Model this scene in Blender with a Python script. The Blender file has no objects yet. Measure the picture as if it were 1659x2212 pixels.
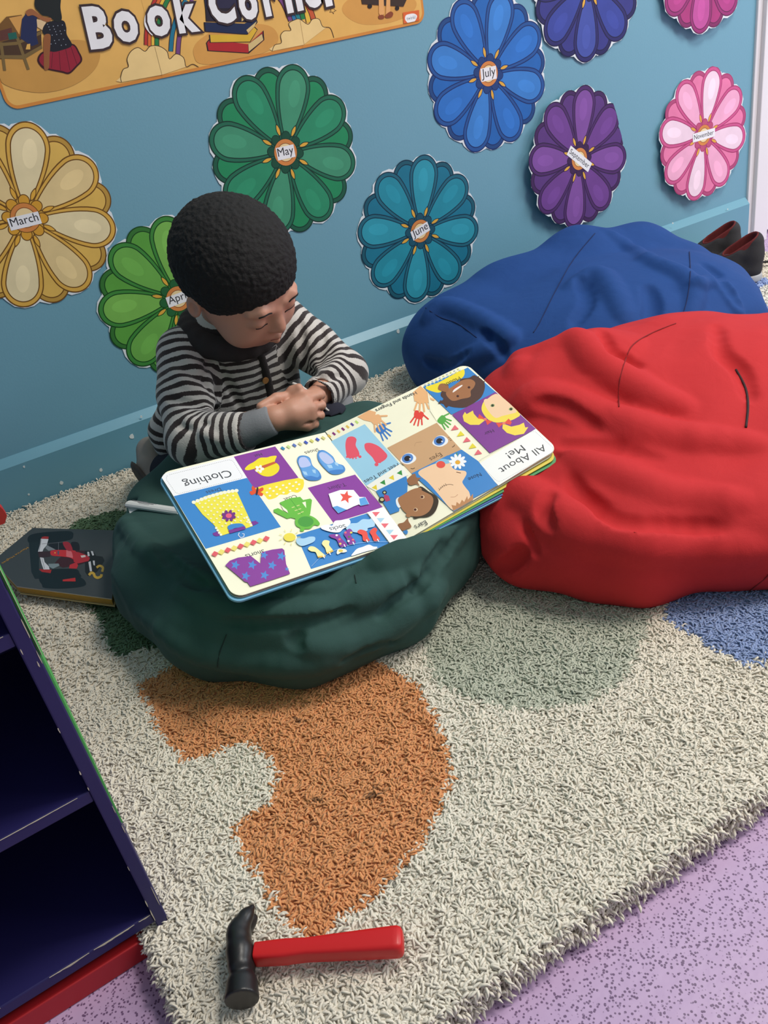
import bpy, math, random
import numpy as np
from mathutils import Vector, Matrix
from mathutils.noise import noise as pnoise
random.seed(7); RNG = np.random.default_rng(7)
SC = bpy.context.scene; COL = SC.collection
PI = math.pi

# ------------------------------------------------------------------ camera
FPX = 1848.05; W0, H0 = 1659, 2212
CAMP = np.array([0.0, -1.5, 0.6855])
RM = np.array([[0.858, 0.3476, 0.3782], [-0.487, 0.7847, 0.3835], [-0.1635, -0.5133, 0.8425]])
u_, s_, v_ = np.linalg.svd(RM); RM = u_ @ v_
cam = bpy.data.cameras.new('camera'); camo = bpy.data.objects.new('camera', cam); COL.objects.link(camo)
cam.sensor_fit = 'VERTICAL'; cam.sensor_height = 24.0; cam.lens = 24.0 * FPX / H0; cam.clip_start = 0.02
rx, fy, uz = RM[:, 0], RM[:, 1], RM[:, 2]
camo.matrix_world = Matrix(((rx[0], uz[0], -fy[0], CAMP[0]), (rx[1], uz[1], -fy[1], CAMP[1]), (rx[2], uz[2], -fy[2], CAMP[2]), (0, 0, 0, 1)))
SC.camera = camo
SC.view_settings.view_transform = 'Standard'; SC.view_settings.look = 'None'
SC.view_settings.gamma = 1.0; SC.view_settings.use_curve_mapping = False
SC.view_settings.exposure = 0.0
# ------------------------------------------------------------------ light
wd = bpy.data.worlds.new('world'); SC.world = wd; wd.use_nodes = True
bg = wd.node_tree.nodes['Background']; bg.inputs[0].default_value = (0.86, 0.93, 1.0, 1); bg.inputs[1].default_value = 0.34
def area(name, loc, target, sx, sy, power, col):
    l = bpy.data.lights.new(name, 'AREA'); l.shape = 'RECTANGLE'; l.size = sx; l.size_y = sy; l.energy = power; l.color = col
    o = bpy.data.objects.new(name, l); COL.objects.link(o); o.location = loc
    o.rotation_euler = (Vector(target) - Vector(loc)).to_track_quat('-Z', 'Y').to_euler(); return o
area('ceiling_panel_light', (1.45, -1.15, 2.45), (1.35, -1.10, 0), 0.6, 0.6, 41, (1.0, 0.95, 0.87))
area('ceiling_panel_light', (2.6, -2.3, 2.45), (2.3, -2.1, 0), 1.2, 0.6, 30, (1.0, 0.96, 0.9))
area('window_light', (3.6, -1.6, 1.5), (1.3, -0.3, 0.2), 1.2, 1.2, 36, (0.86, 0.93, 1.0))

# ------------------------------------------------------------------ pixel rays of the calibrated view -> points on real planes
def ray(x, y):
    return RM @ np.array([(x - 829.5) / FPX, 1.0, -(y - 1106) / FPX])
def atY(x, y, Y):
    d = ray(x, y); return CAMP + d * (Y - CAMP[1]) / d[1]
def atZ(x, y, Z):
    d = ray(x, y); return CAMP + d * (Z - CAMP[2]) / d[2]
def proj(q):
    v = (np.asarray(q) - CAMP) @ RM
    return np.stack([829.5 + FPX * v[..., 0] / v[..., 1], 1106 - FPX * v[..., 2] / v[..., 1]], -1)

# ------------------------------------------------------------------ materials
def lin(c):
    out = []
    for v in c[:3]:
        v = v / 255.0
        out.append(v / 12.92 if v <= 0.04045 else ((v + 0.055) / 1.055) ** 2.4)
    return tuple(out) + (1.0,)
def newmat(name):
    m = bpy.data.materials.new(name); m.use_nodes = True
    nt = m.node_tree; return m, nt, nt.nodes['Principled BSDF']
def mat(name, col, rough=0.7, bump=0.0, bscale=60.0, var=0.0, vscale=8.0, sheen=0.0, spec=0.5, metal=0.0, sss=0.0, coat=0.0):
    m, nt, b = newmat(name)
    b.inputs['Base Color'].default_value = lin(col); b.inputs['Roughness'].default_value = rough
    b.inputs['Specular IOR Level'].default_value = spec; b.inputs['Metallic'].default_value = metal
    if sheen: b.inputs['Sheen Weight'].default_value = sheen; b.inputs['Sheen Roughness'].default_value = 0.5
    if coat: b.inputs['Coat Weight'].default_value = coat; b.inputs['Coat Roughness'].default_value = 0.25
    if sss: b.inputs['Subsurface Weight'].default_value = sss; b.inputs['Subsurface Radius'].default_value = (0.012, 0.004, 0.002)
    tc = nt.nodes.new('ShaderNodeTexCoord')
    if bump:
        n = nt.nodes.new('ShaderNodeTexNoise'); n.inputs['Scale'].default_value = bscale; n.inputs['Detail'].default_value = 3
        nt.links.new(tc.outputs['Object'], n.inputs['Vector'])
        bp = nt.nodes.new('ShaderNodeBump'); bp.inputs['Strength'].default_value = bump; bp.inputs['Distance'].default_value = 0.001
        nt.links.new(n.outputs['Fac'], bp.inputs['Height']); nt.links.new(bp.outputs['Normal'], b.inputs['Normal'])
    if var:
        n = nt.nodes.new('ShaderNodeTexNoise'); n.inputs['Scale'].default_value = vscale; n.inputs['Detail'].default_value = 4
        nt.links.new(tc.outputs['Object'], n.inputs['Vector'])
        mx = nt.nodes.new('ShaderNodeMix'); mx.data_type = 'RGBA'
        c = lin(col); mx.inputs['A'].default_value = tuple(v * (1 - var) for v in c[:3]) + (1,); mx.inputs['B'].default_value = tuple(min(1, v * (1 + var)) for v in c[:3]) + (1,)
        nt.links.new(n.outputs['Fac'], mx.inputs['Factor']); nt.links.new(mx.outputs['Result'], b.inputs['Base Color'])
    return m
def mat_attr(name, rough=0.6, spec=0.4, coat=0.0, noise_amt=0.06, nscale=25):
    m, nt, b = newmat(name); b.inputs['Roughness'].default_value = rough; b.inputs['Specular IOR Level'].default_value = spec
    if coat: b.inputs['Coat Weight'].default_value = coat; b.inputs['Coat Roughness'].default_value = 0.15
    a = nt.nodes.new('ShaderNodeAttribute'); a.attribute_name = 'print'
    tc = nt.nodes.new('ShaderNodeTexCoord'); n = nt.nodes.new('ShaderNodeTexNoise'); n.inputs['Scale'].default_value = nscale; n.inputs['Detail'].default_value = 4
    nt.links.new(tc.outputs['Object'], n.inputs['Vector'])
    mr = nt.nodes.new('ShaderNodeMapRange'); mr.inputs['To Min'].default_value = 1 - noise_amt; mr.inputs['To Max'].default_value = 1 + noise_amt
    mr.inputs['From Min'].default_value = 0.3; mr.inputs['From Max'].default_value = 0.7
    nt.links.new(n.outputs['Fac'], mr.inputs['Value'])
    vm = nt.nodes.new('ShaderNodeVectorMath'); vm.operation = 'SCALE'
    nt.links.new(a.outputs['Color'], vm.inputs[0]); nt.links.new(mr.outputs['Result'], vm.inputs['Scale'])
    nt.links.new(vm.outputs['Vector'], b.inputs['Base Color']); return m
M_PRINT = mat_attr('printed_paper', 0.55, 0.35)
M_BOARD = mat_attr('glossy_board_page', 0.32, 0.45, 0.0, 0.02)
M_LAMI = mat_attr('laminated_print', 0.38, 0.45, 0.0, 0.05)

# ------------------------------------------------------------------ object helpers
def tag(o, label=None, cat=None, group=None, kind=None):
    if label: o['label'] = label
    if cat: o['category'] = cat
    if group: o['group'] = group
    if kind: o['kind'] = kind
    return o
def empty(name, loc, label=None, cat=None, group=None):
    o = bpy.data.objects.new(name, None); COL.objects.link(o); o.location = loc; o.empty_display_size = 0.03
    return tag(o, label, cat, group)
def link(name, me, parent=None, mats=None, smooth=False, origin=None):
    """mesh given in world coordinates; origin moved to its parent's (or the given) location"""
    o = bpy.data.objects.new(name, me); COL.objects.link(o)
    if mats:
        for m in (mats if isinstance(mats, (list, tuple)) else [mats]): me.materials.append(m)
    if parent is not None:
        off = Vector(parent.location)
        if parent.parent is not None: off = off + Vector(parent.parent.location)
        me.transform(Matrix.Translation(-off)); o.parent = parent
    elif origin is not None:
        me.transform(Matrix.Translation(-Vector(origin))); o.location = origin
    if smooth: me.polygons.foreach_set('use_smooth', [True] * len(me.polygons))
    return o
def pymesh(name, v, f):
    me = bpy.data.meshes.new(name); me.from_pydata([tuple(map(float, p)) for p in v], [], f); me.update(); return me
class MB:
    def __init__(s): s.v = []; s.f = []; s.m = []
    def quadbox(s, p8, mi=0):
        b = len(s.v); s.v += [tuple(map(float, p)) for p in p8]
        for q in ((0, 3, 2, 1), (4, 5, 6, 7), (0, 1, 5, 4), (1, 2, 6, 5), (2, 3, 7, 6), (3, 0, 4, 7)):
            s.f.append(tuple(b + i for i in q)); s.m.append(mi)
    def box(s, x0, x1, y0, y1, z0, z1, mi=0):
        s.quadbox([(x0, y0, z0), (x1, y0, z0), (x1, y1, z0), (x0, y1, z0), (x0, y0, z1), (x1, y0, z1), (x1, y1, z1), (x0, y1, z1)], mi)
    def prism(s, pts, off, mi=0, side=None):
        """closed polygon pts (3-D) extruded by vector off"""
        n = len(pts); b = len(s.v); off = np.asarray(off, float)
        s.v += [tuple(map(float, p)) for p in pts] + [tuple(map(float, np.asarray(p) + off)) for p in pts]
        s.f.append(tuple(b + i for i in range(n))); s.m.append(mi)
        s.f.append(tuple(b + n + i for i in reversed(range(n)))); s.m.append(mi if side is None else side)
        for i in range(n):
            j = (i + 1) % n; s.f.append((b + i, b + n + i, b + n + j, b + j)); s.m.append(mi if side is None else side)
    def tube(s, pts, rad, seg=8, mi=0, flat=1.0):
        pts = [np.asarray(p, float) for p in pts]; n = len(pts)
        rad = rad if hasattr(rad, '__len__') else [rad] * n
        b = len(s.v); up = np.array([0.13, 0.27, 0.95])
        for i, p in enumerate(pts):
            t = pts[min(i + 1, n - 1)] - pts[max(i - 1, 0)]; t = t / (np.linalg.norm(t) + 1e-12)
            a = np.cross(t, up); a /= np.linalg.norm(a) + 1e-12; c = np.cross(a, t)
            for k in range(seg):
                th = 2 * PI * k / seg; s.v.append(tuple(p + rad[i] * (math.cos(th) * a + flat * math.sin(th) * c)))
        for i in range(n - 1):
            for k in range(seg):
                k2 = (k + 1) % seg
                s.f.append((b + i * seg + k, b + i * seg + k2, b + (i + 1) * seg + k2, b + (i + 1) * seg + k)); s.m.append(mi)
        s.f.append(tuple(b + k for k in reversed(range(seg)))); s.m.append(mi)
        s.f.append(tuple(b + (n - 1) * seg + k for k in range(seg))); s.m.append(mi)
    def build(s, name, mats, parent=None, smooth=False, origin=None, bevel=0.0):
        me = pymesh(name, s.v, s.f); me.polygons.foreach_set('material_index', s.m)
        import bmesh
        bm = bmesh.new(); bm.from_mesh(me); bmesh.ops.recalc_face_normals(bm, faces=bm.faces)
        bm.to_mesh(me); bm.free()
        o = link(name, me, parent, mats, smooth, origin)
        if bevel:
            md = o.modifiers.new('bevel', 'BEVEL'); md.width = bevel; md.segments = 2; md.limit_method = 'ANGLE'
        return o

# ------------------------------------------------------------------ signed-distance sculpting (numpy) -> mesh
class Vol:
    def __init__(s, lo, hi, h):
        s.lo = np.array(lo, float); s.h = h
        s.n = np.ceil((np.array(hi) - s.lo) / h).astype(int) + 1
        s.D = np.full(s.n, 0.05, np.float32)
        s.ax = [(s.lo[i] + h * np.arange(s.n[i])).astype(np.float32) for i in range(3)]
    def _sub(s, lo, hi):
        a = np.clip(np.floor((np.array(lo) - s.lo) / s.h).astype(int), 0, s.n - 1)
        b = np.clip(np.ceil((np.array(hi) - s.lo) / s.h).astype(int) + 1, a + 1, s.n)
        sl = tuple(slice(a[i], b[i]) for i in range(3))
        X = s.ax[0][sl[0]][:, None, None]; Y = s.ax[1][sl[1]][None, :, None]; Z = s.ax[2][sl[2]][None, None, :]
        return sl, X, Y, Z
    def _mix(s, sl, d, k, op):
        a = s.D[sl]; d = d.astype(np.float32)
        if op == 'add':
            if k <= 0: s.D[sl] = np.minimum(a, d)
            else:
                h = np.clip(0.5 + 0.5 * (a - d) / k, 0, 1); s.D[sl] = a * (1 - h) + d * h - k * h * (1 - h)
        else:
            d = -d
            if k <= 0: s.D[sl] = np.maximum(a, d)
            else:
                h = np.clip(0.5 - 0.5 * (a - d) / k, 0, 1); s.D[sl] = a * (1 - h) + d * h + k * h * (1 - h)
    def ell(s, c, r, k=0.01, op='add', rot=None):
        c = np.array(c, float); r = np.array(r, float); R = rot if rot is not None else np.eye(3)
        ext = np.sqrt(((R * r) ** 2).sum(1)) + k + 3 * s.h + 0.008
        sl, X, Y, Z = s._sub(c - ext, c + ext)
        X = X - c[0]; Y = Y - c[1]; Z = Z - c[2]
        p = [X * R[0, i] + Y * R[1, i] + Z * R[2, i] for i in range(3)]
        k0 = np.sqrt((p[0] / r[0]) ** 2 + (p[1] / r[1]) ** 2 + (p[2] / r[2]) ** 2)
        k1 = np.sqrt((p[0] / r[0] ** 2) ** 2 + (p[1] / r[1] ** 2) ** 2 + (p[2] / r[2] ** 2) ** 2) + 1e-6
        s._mix(sl, k0 * (k0 - 1) / k1, k, op)
    def cap(s, a, b, ra, rb=None, k=0.01, op='add'):
        a = np.array(a, float); b = np.array(b, float); rb = ra if rb is None else rb
        m = max(ra, rb) + k + 3 * s.h + 0.004
        sl, X, Y, Z = s._sub(np.minimum(a, b) - m, np.maximum(a, b) + m)
        ab = b - a; L = float(ab @ ab) + 1e-12
        t = np.clip(((X - a[0]) * ab[0] + (Y - a[1]) * ab[1] + (Z - a[2]) * ab[2]) / L, 0, 1)
        d = np.sqrt((X - a[0] - t * ab[0]) ** 2 + (Y - a[1] - t * ab[1]) ** 2 + (Z - a[2] - t * ab[2]) ** 2) - (ra + (rb - ra) * t)
        s._mix(sl, d, k, op)
    def chain(s, pts, rs, k=0.01, op='add'):
        for i in range(len(pts) - 1): s.cap(pts[i], pts[i + 1], rs[i], rs[i + 1], k, op)
    def plane(s, p, n, k=0.0):
        """keep the side n points away from"""
        n = np.array(n, float); n /= np.linalg.norm(n)
        d = (s.ax[0][:, None, None] - p[0]) * n[0] + (s.ax[1][None, :, None] - p[1]) * n[1] + (s.ax[2][None, None, :] - p[2]) * n[2]
        sl = tuple(slice(0, m) for m in s.n); s._mix(sl, -d, k, 'sub')
    def at(s, p):
        q = (np.asarray(p) - s.lo) / s.h; i = np.clip(np.floor(q).astype(int), 0, s.n - 2); f = q - i
        v = 0.0
        for dx in (0, 1):
            for dy in (0, 1):
                for dz in (0, 1):
                    w = (f[0] if dx else 1 - f[0]) * (f[1] if dy else 1 - f[1]) * (f[2] if dz else 1 - f[2])
                    v += w * s.D[i[0] + dx, i[1] + dy, i[2] + dz]
        return v
    def hit(s, x, y):
        """first surface point on the sight line of a photo pixel, and the outward normal"""
        d = ray(x, y); d = d / np.linalg.norm(d); t = 0.3
        while t < 3.0:
            p = CAMP + d * t
            if np.all(p > s.lo + s.h) and np.all(p < s.lo + (s.n - 2) * s.h):
                if s.at(p) < 0: break
            t += 0.002
        s.miss = t >= 3.0
        e = s.h
        g = np.array([s.at(p + e * v) - s.at(p - e * v) for v in np.eye(3)]); g /= np.linalg.norm(g) + 1e-9
        return p, g
    def fold(s, pix, r, up, k=0.012, op='add', gain=True):
        """ridge (add) or groove (sub) along a curve lying on the present surface"""
        if gain and s.h > .0026: up *= 1.55; k *= .6
        pp = []
        for q in smooth_open(pix, 4):
            h_ = s.hit(*q)
            if not s.miss: pp.append(h_)
        if len(pp) < 3: return
        n = len(pp); rs = []; pts = []
        for i, (p, g) in enumerate(pp):
            w = math.sin(PI * (i + 0.6) / (n + 0.2)) ** 0.6
            rr = r * (0.35 + 0.65 * w)
            pts.append(p + g * (up * w - rr) if op == 'add' else p + g * (rr - up * w)); rs.append(rr)
        # drop jumps
        keep = [0]
        for i in range(1, n):
            if np.linalg.norm(pts[i] - pts[keep[-1]]) < 0.09: keep.append(i)
        s.chain([pts[i] for i in keep], [rs[i] for i in keep], k, op)
    def ripple(s, amp, scale, seed=0.0, aniso=(1, 1, 1)):
        """low-frequency undulation of the distance field"""
        X, Y, Z = [a for a in s.ax]
        f = 0
        rg = np.random.default_rng(int(seed * 100) + 5)
        for o in range(7):
            kx, ky, kz = rg.normal(size=3) * scale * aniso * (1 + 0.3 * o); ph = rg.uniform(0, 6.28)
            f = f + np.sin(X[:, None, None] * kx + Y[None, :, None] * ky + Z[None, None, :] * kz + ph) / (1 + 0.3 * o)
        s.D = (s.D + amp * f).astype(np.float32)
    def carve(s, o, gap=0.0015):
        """remove the space another volume takes up"""
        q = [np.clip((a - o.lo[i]) / o.h, 0, o.n[i] - 1.001) for i, a in enumerate(s.ax)]
        inside = [((a >= o.lo[i]) & (a <= o.lo[i] + (o.n[i] - 1) * o.h)) for i, a in enumerate(s.ax)]
        sl = tuple(slice(int(np.argmax(m)), int(len(m) - np.argmax(m[::-1]))) for m in inside if m.any())
        if len(sl) < 3: return
        i0 = [np.floor(q[i][sl[i]]).astype(int) for i in range(3)]; f = [(q[i][sl[i]] - i0[i]).astype(np.float32) for i in range(3)]
        T = o.D[np.ix_(i0[0], i0[1], i0[2])] * 0
        for dx in (0, 1):
            for dy in (0, 1):
                for dz in (0, 1):
                    w = (f[0] if dx else 1 - f[0])[:, None, None] * (f[1] if dy else 1 - f[1])[None, :, None] * (f[2] if dz else 1 - f[2])[None, None, :]
                    T = T + w * o.D[np.ix_(i0[0] + dx, i0[1] + dy, i0[2] + dz)]
        s.D[sl] = np.maximum(s.D[sl], -(T - gap))
    def mesh(s, name):
        D = s.D; ins = D < 0
        D[0] = np.maximum(D[0], 1e-4); D[-1] = np.maximum(D[-1], 1e-4); D[:, 0] = np.maximum(D[:, 0], 1e-4); D[:, -1] = np.maximum(D[:, -1], 1e-4); D[:, :, 0] = np.maximum(D[:, :, 0], 1e-4); D[:, :, -1] = np.maximum(D[:, :, -1], 1e-4)
        ins = D < 0
        c = np.zeros(tuple(np.array(D.shape) - 1), np.int8)
        for dx in (0, 1):
            for dy in (0, 1):
                for dz in (0, 1):
                    c += ins[dx:ins.shape[0] - 1 + dx, dy:ins.shape[1] - 1 + dy, dz:ins.shape[2] - 1 + dz]
        act = np.argwhere((c > 0) & (c < 8)); n = len(act)
        idx = np.full(c.shape, -1, np.int32); idx[tuple(act.T)] = np.arange(n)
        cor = [(dx, dy, dz) for dx in (0, 1) for dy in (0, 1) for dz in (0, 1)]
        vals = {q: D[act[:, 0] + q[0], act[:, 1] + q[1], act[:, 2] + q[2]] for q in cor}
        acc = np.zeros((n, 3)); cnt = np.zeros(n)
        for q in cor:
            for a in range(3):
                if q[a] == 0:
                    q2 = list(q); q2[a] = 1; q2 = tuple(q2); va, vb = vals[q], vals[q2]
                    m = (va < 0) != (vb < 0); t = np.where(m, va / (va - vb + 1e-20), 0)
                    pos = np.array(q, float)[None, :] + np.zeros((n, 3)); pos[:, a] += t
                    acc += pos * m[:, None]; cnt += m
        V = s.lo + s.h * (act + acc / np.maximum(cnt, 1)[:, None])
        F = []
        for a in range(3):
            b, c2 = (a + 1) % 3, (a + 2) % 3
            sa = [slice(None)] * 3; sb = [slice(None)] * 3; sa[a] = slice(0, -1); sb[a] = slice(1, None)
            ch = ins[tuple(sa)] != ins[tuple(sb)]
            e = np.argwhere(ch); ok = (e[:, b] > 0) & (e[:, c2] > 0) & (e[:, b] < ins.shape[b] - 1) & (e[:, c2] < ins.shape[c2] - 1); e = e[ok]
            def g(ob, oc):
                q = e.copy(); q[:, b] -= ob; q[:, c2] -= oc; return idx[tuple(q.T)]
            quad = np.stack([g(0, 0), g(1, 0), g(1, 1), g(0, 1)], 1)
            first = ins[tuple(e.T)]
            quad[~first] = quad[~first][:, ::-1]
            F.append(quad)
        F = np.concatenate(F)
        F = F[(F >= 0).all(1)]
        for it in range(2):   # light smoothing
            acc = np.zeros_like(V); cn = np.zeros(len(V))
            for i in range(4):
                for j in ((i + 1) % 4, (i - 1) % 4):
                    np.add.at(acc, F[:, i], V[F[:, j]]); np.add.at(cn, F[:, i], 1)
            V = 0.5 * V + 0.5 * acc / np.maximum(cn, 1)[:, None]
        return npmesh(name, V, F), V
def npmesh(name, V, F):
    me = bpy.data.meshes.new(name); me.vertices.add(len(V)); me.vertices.foreach_set('co', np.asarray(V, np.float32).ravel())
    k = F.shape[1]; me.loops.add(F.size); me.loops.foreach_set('vertex_index', F.ravel().astype(np.int32))
    me.polygons.add(len(F)); me.polygons.foreach_set('loop_start', np.arange(0, F.size, k, dtype=np.int32)); me.polygons.foreach_set('loop_total', np.full(len(F), k, np.int32))
    me.update(calc_edges=True); me.validate(); return me
def smooth_open(pts, sub=6):
    P = [np.array(p, float) for p in pts]; out = []
    for i in range(len(P) - 1):
        p0 = P[max(i - 1, 0)]; p1 = P[i]; p2 = P[i + 1]; p3 = P[min(i + 2, len(P) - 1)]
        for k in range(sub):
            t = k / sub; out.append(0.5 * ((2 * p1) + (-p0 + p2) * t + (2 * p0 - 5 * p1 + 4 * p2 - p3) * t * t + (-p0 + 3 * p1 - 3 * p2 + p3) * t ** 3))
    out.append(P[-1]); return out
def sm(pts, sub=5):
    P = [np.array(p, float) for p in pts]; n = len(P); out = []
    for i in range(n):
        p0, p1, p2, p3 = P[i - 1], P[i], P[(i + 1) % n], P[(i + 2) % n]
        for k in range(sub):
            t = k / sub; out.append(0.5 * ((2 * p1) + (-p0 + p2) * t + (2 * p0 - 5 * p1 + 4 * p2 - p3) * t * t + (-p0 + 3 * p1 - 3 * p2 + p3) * t ** 3))
    return out
def ellp(cx, cy, rx, ry, rot=0, n=28, a0=0, a1=2 * PI):
    c, s = math.cos(rot), math.sin(rot); full = abs(a1 - a0 - 2 * PI) < 1e-6
    return [(cx + c * rx * math.cos(t) - s * ry * math.sin(t), cy + s * rx * math.cos(t) + c * ry * math.sin(t)) for t in np.linspace(a0, a1, n, endpoint=not full)]
def star(cx, cy, r, rot=0, n=5, q=0.45):
    return [(cx + (r if i % 2 == 0 else r * q) * math.cos(rot + PI * i / n), cy + (r if i % 2 == 0 else r * q) * math.sin(rot + PI * i / n)) for i in range(2 * n)]
def stroke(pts, w, closed=False):
    P = [np.array(p, float) for p in pts]; n = len(P); L = []; Rr = []
    for i in range(n):
        if closed: t = P[(i + 1) % n] - P[i - 1]
        else: t = P[min(i + 1, n - 1)] - P[max(i - 1, 0)]
        t = t / (np.linalg.norm(t) + 1e-12); nn = np.array([-t[1], t[0]]); L.append(P[i] + nn * w / 2); Rr.append(P[i] - nn * w / 2)
    qs = [[L[i], L[(i + 1) % n], Rr[(i + 1) % n], Rr[i]] for i in range(n if closed else n - 1)]
    return qs

# ------------------------------------------------------------------ printed artwork lying on a plane
_tc = {}
def text_geo(s, bold=0.0):
    key = (s, bold)
    if key in _tc: return _tc[key]
    cu = bpy.data.curves.new('t', 'FONT'); cu.body = s; cu.size = 1.0; cu.offset = bold; cu.resolution_u = 3; cu.fill_mode = 'FRONT'
    o = bpy.data.objects.new('t', cu); COL.objects.link(o); bpy.context.view_layer.update()
    me = bpy.data.meshes.new_from_object(o.evaluated_get(bpy.context.evaluated_depsgraph_get()))
    V = np.array([v.co[:2] for v in me.vertices]); F = [tuple(p.vertices) for p in me.polygons]
    bpy.data.objects.remove(o); bpy.data.curves.remove(cu); bpy.data.meshes.remove(me)
    _tc[key] = (V, F); return _tc[key]
class Art:
    """flat print: plane through p0 with unit normal n; 2-D input goes through conv(x, y) -> 3-D point on the plane"""
    def __init__(s, p0, n, conv=None, bend=None):
        s.p0 = np.array(p0, float); s.n = np.array(n, float) / np.linalg.norm(n); s.v = []; s.f = []; s.c = []; s.k = 0
        s.conv = conv or s.pix; s.bend = bend
    def pix(s, x, y):
        d = ray(x, y); return CAMP + d * ((s.p0 - CAMP) @ s.n) / (d @ s.n)
    def put(s, pts3, faces, col, lift):
        b = len(s.v)
        for p in pts3:
            p = p + s.n * lift
            if s.bend: p = s.bend(p)
            s.v.append(tuple(p))
        c = lin(col)
        for f in faces: s.f.append(tuple(b + i for i in f)); s.c.append(c)
    def poly(s, pts, col, lift=None):
        if lift is None: s.k += 1; lift = s.k * 0.000008
        P = [s.conv(*q) for q in pts]
        nn = sum((np.cross(P[i] - P[0], P[(i + 1) % len(P)] - P[0]) for i in range(1, len(P) - 1)), np.zeros(3))
        if nn @ s.n < 0: P = P[::-1]
        s.put(P, [tuple(range(len(P)))], col, lift)
    def line(s, pts, w, col, closed=False, lift=None):
        if lift is None: s.k += 1; lift = s.k * 0.000008
        for q in stroke(pts, w, closed): s.poly(q, col, lift)
    def dashed(s, pts, w, col, dash=3, gap=3, r=None):
        P = smooth_path(pts, r) if r else pts
        s.k += 1; lift = s.k * 0.000008
        acc = 0; on = True; cur = []
        dense = []
        for i in range(len(P) - 1):
            a, b = np.array(P[i], float), np.array(P[i + 1], float); m = max(1, int(np.linalg.norm(b - a)))
            dense += [a + (b - a) * j / m for j in range(m)]
        i = 0
        while i < len(dense) - dash:
            for q in stroke([dense[i], dense[i + dash]], w): s.poly(q, col, lift)
            i += dash + gap
    def text(s, t, a, b, col, bold=0.0, hs=1.0, lift=None, ref=None):
        """baseline from 2-D point a to b"""
        V, F = text_geo(t, bold); Vr = V if ref is None else text_geo(t, ref)[0]
        if lift is None: s.k += 1; lift = s.k * 0.000008
        A = s.conv(*a); B = s.conv(*b); dx = B - A; L = np.linalg.norm(dx); dx = dx / L; up = np.cross(s.n, dx)
        x0, x1 = Vr[:, 0].min(), Vr[:, 0].max(); sc = L / (x1 - x0)
        s.put([A + dx * (p[0] - x0) * sc + up * p[1] * sc * hs for p in V], F, col, lift)
    def build(s, name, parent, m, origin=None):
        me = pymesh(name, s.v, s.f)
        at = me.color_attributes.new('print', 'FLOAT_COLOR', 'CORNER')
        cols = np.concatenate([np.tile(c, len(f)) for c, f in zip(s.c, s.f)]).astype(np.float32) if s.f else []
        at.data.foreach_set('color', cols)
        return link(name, me, parent, m, False, origin)

# ================================================================== THE ROOM
M_WALL = mat('blue_wall_paint', (112, 163, 183), 0.5, 0.15, 260, 0.05, 2.0)
M_SKIRT = mat('blue_gloss_paint', (104, 158, 178), 0.38, 0.1, 90, 0.05, 3.0)
M_CHIP = mat('chipped_plaster', (215, 225, 225), 0.8)
M_WHITE = mat('white_gloss_paint', (232, 230, 232), 0.35, 0.2, 30, 0.03, 4.0)
M_DARKLINE = mat('dark_gap', (70, 70, 75), 0.8)
def floor_material():
    m, nt, b = newmat('speckled_purple_vinyl')
    tc = nt.nodes.new('ShaderNodeTexCoord')
    vo = nt.nodes.new('ShaderNodeTexVoronoi'); vo.inputs['Scale'].default_value = 330; nt.links.new(tc.outputs['Object'], vo.inputs['Vector'])
    no = nt.nodes.new('ShaderNodeTexNoise'); no.inputs['Scale'].default_value = 160; no.inputs['Detail'].default_value = 2; nt.links.new(tc.outputs['Object'], no.inputs['Vector'])
    r1 = nt.nodes.new('ShaderNodeValToRGB'); r1.color_ramp.elements[0].position = 0.29; r1.color_ramp.elements[0].color = (1, 1, 1, 1); r1.color_ramp.elements[1].position = 0.40; r1.color_ramp.elements[1].color = (0, 0, 0, 1)
    nt.links.new(vo.outputs['Distance'], r1.inputs['Fac'])
    r2 = nt.nodes.new('ShaderNodeValToRGB'); r2.color_ramp.elements[0].position = 0.36; r2.color_ramp.elements[0].color = (0, 0, 0, 1); r2.color_ramp.elements[1].position = 0.44; r2.color_ramp.elements[1].color = (1, 1, 1, 1)
    nt.links.new(no.outputs['Fac'], r2.inputs['Fac'])
    mu = nt.nodes.new('ShaderNodeMath'); mu.operation = 'MULTIPLY'; nt.links.new(r1.outputs['Color'], mu.inputs[0]); nt.links.new(r2.outputs['Color'], mu.inputs[1])
    n2 = nt.nodes.new('ShaderNodeTexNoise'); n2.inputs['Scale'].default_value = 9; nt.links.new(tc.outputs['Object'], n2.inputs['Vector'])
    mx0 = nt.nodes.new('ShaderNodeMix'); mx0.data_type = 'RGBA'; mx0.inputs['A'].default_value = lin((190, 160, 198)); mx0.inputs['B'].default_value = lin((198, 168, 204)); nt.links.new(n2.outputs['Fac'], mx0.inputs['Factor'])
    mx = nt.nodes.new('ShaderNodeMix'); mx.data_type = 'RGBA'; nt.links.new(mx0.outputs['Result'], mx.inputs['A']); mx.inputs['B'].default_value = lin((112, 84, 120))
    nt.links.new(mu.outputs['Value'], mx.inputs['Factor']); nt.links.new(mx.outputs['Result'], b.inputs['Base Color'])
    b.inputs['Roughness'].default_value = 0.42
    bp = nt.nodes.new('ShaderNodeBump'); bp.inputs['Strength'].default_value = 0.35; bp.inputs['Distance'].default_value = 0.0015
    n3 = nt.nodes.new('ShaderNodeTexNoise'); n3.inputs['Scale'].default_value = 70; nt.links.new(tc.outputs['Object'], n3.inputs['Vector'])
    nt.links.new(n3.outputs['Fac'], bp.inputs['Height']); nt.links.new(bp.outputs['Normal'], b.inputs['Normal'])
    return m
mb = MB(); mb.box(-2.6, 4.4, -4.2, 2.0, -0.06, 0.0); tag(mb.build('floor', floor_material()), kind='structure')
mb = MB(); mb.box(-2.6, 1.772, 0.0, 0.12, 0.0, 2.6); tag(mb.build('wall_back', M_WALL), kind='structure')
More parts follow.
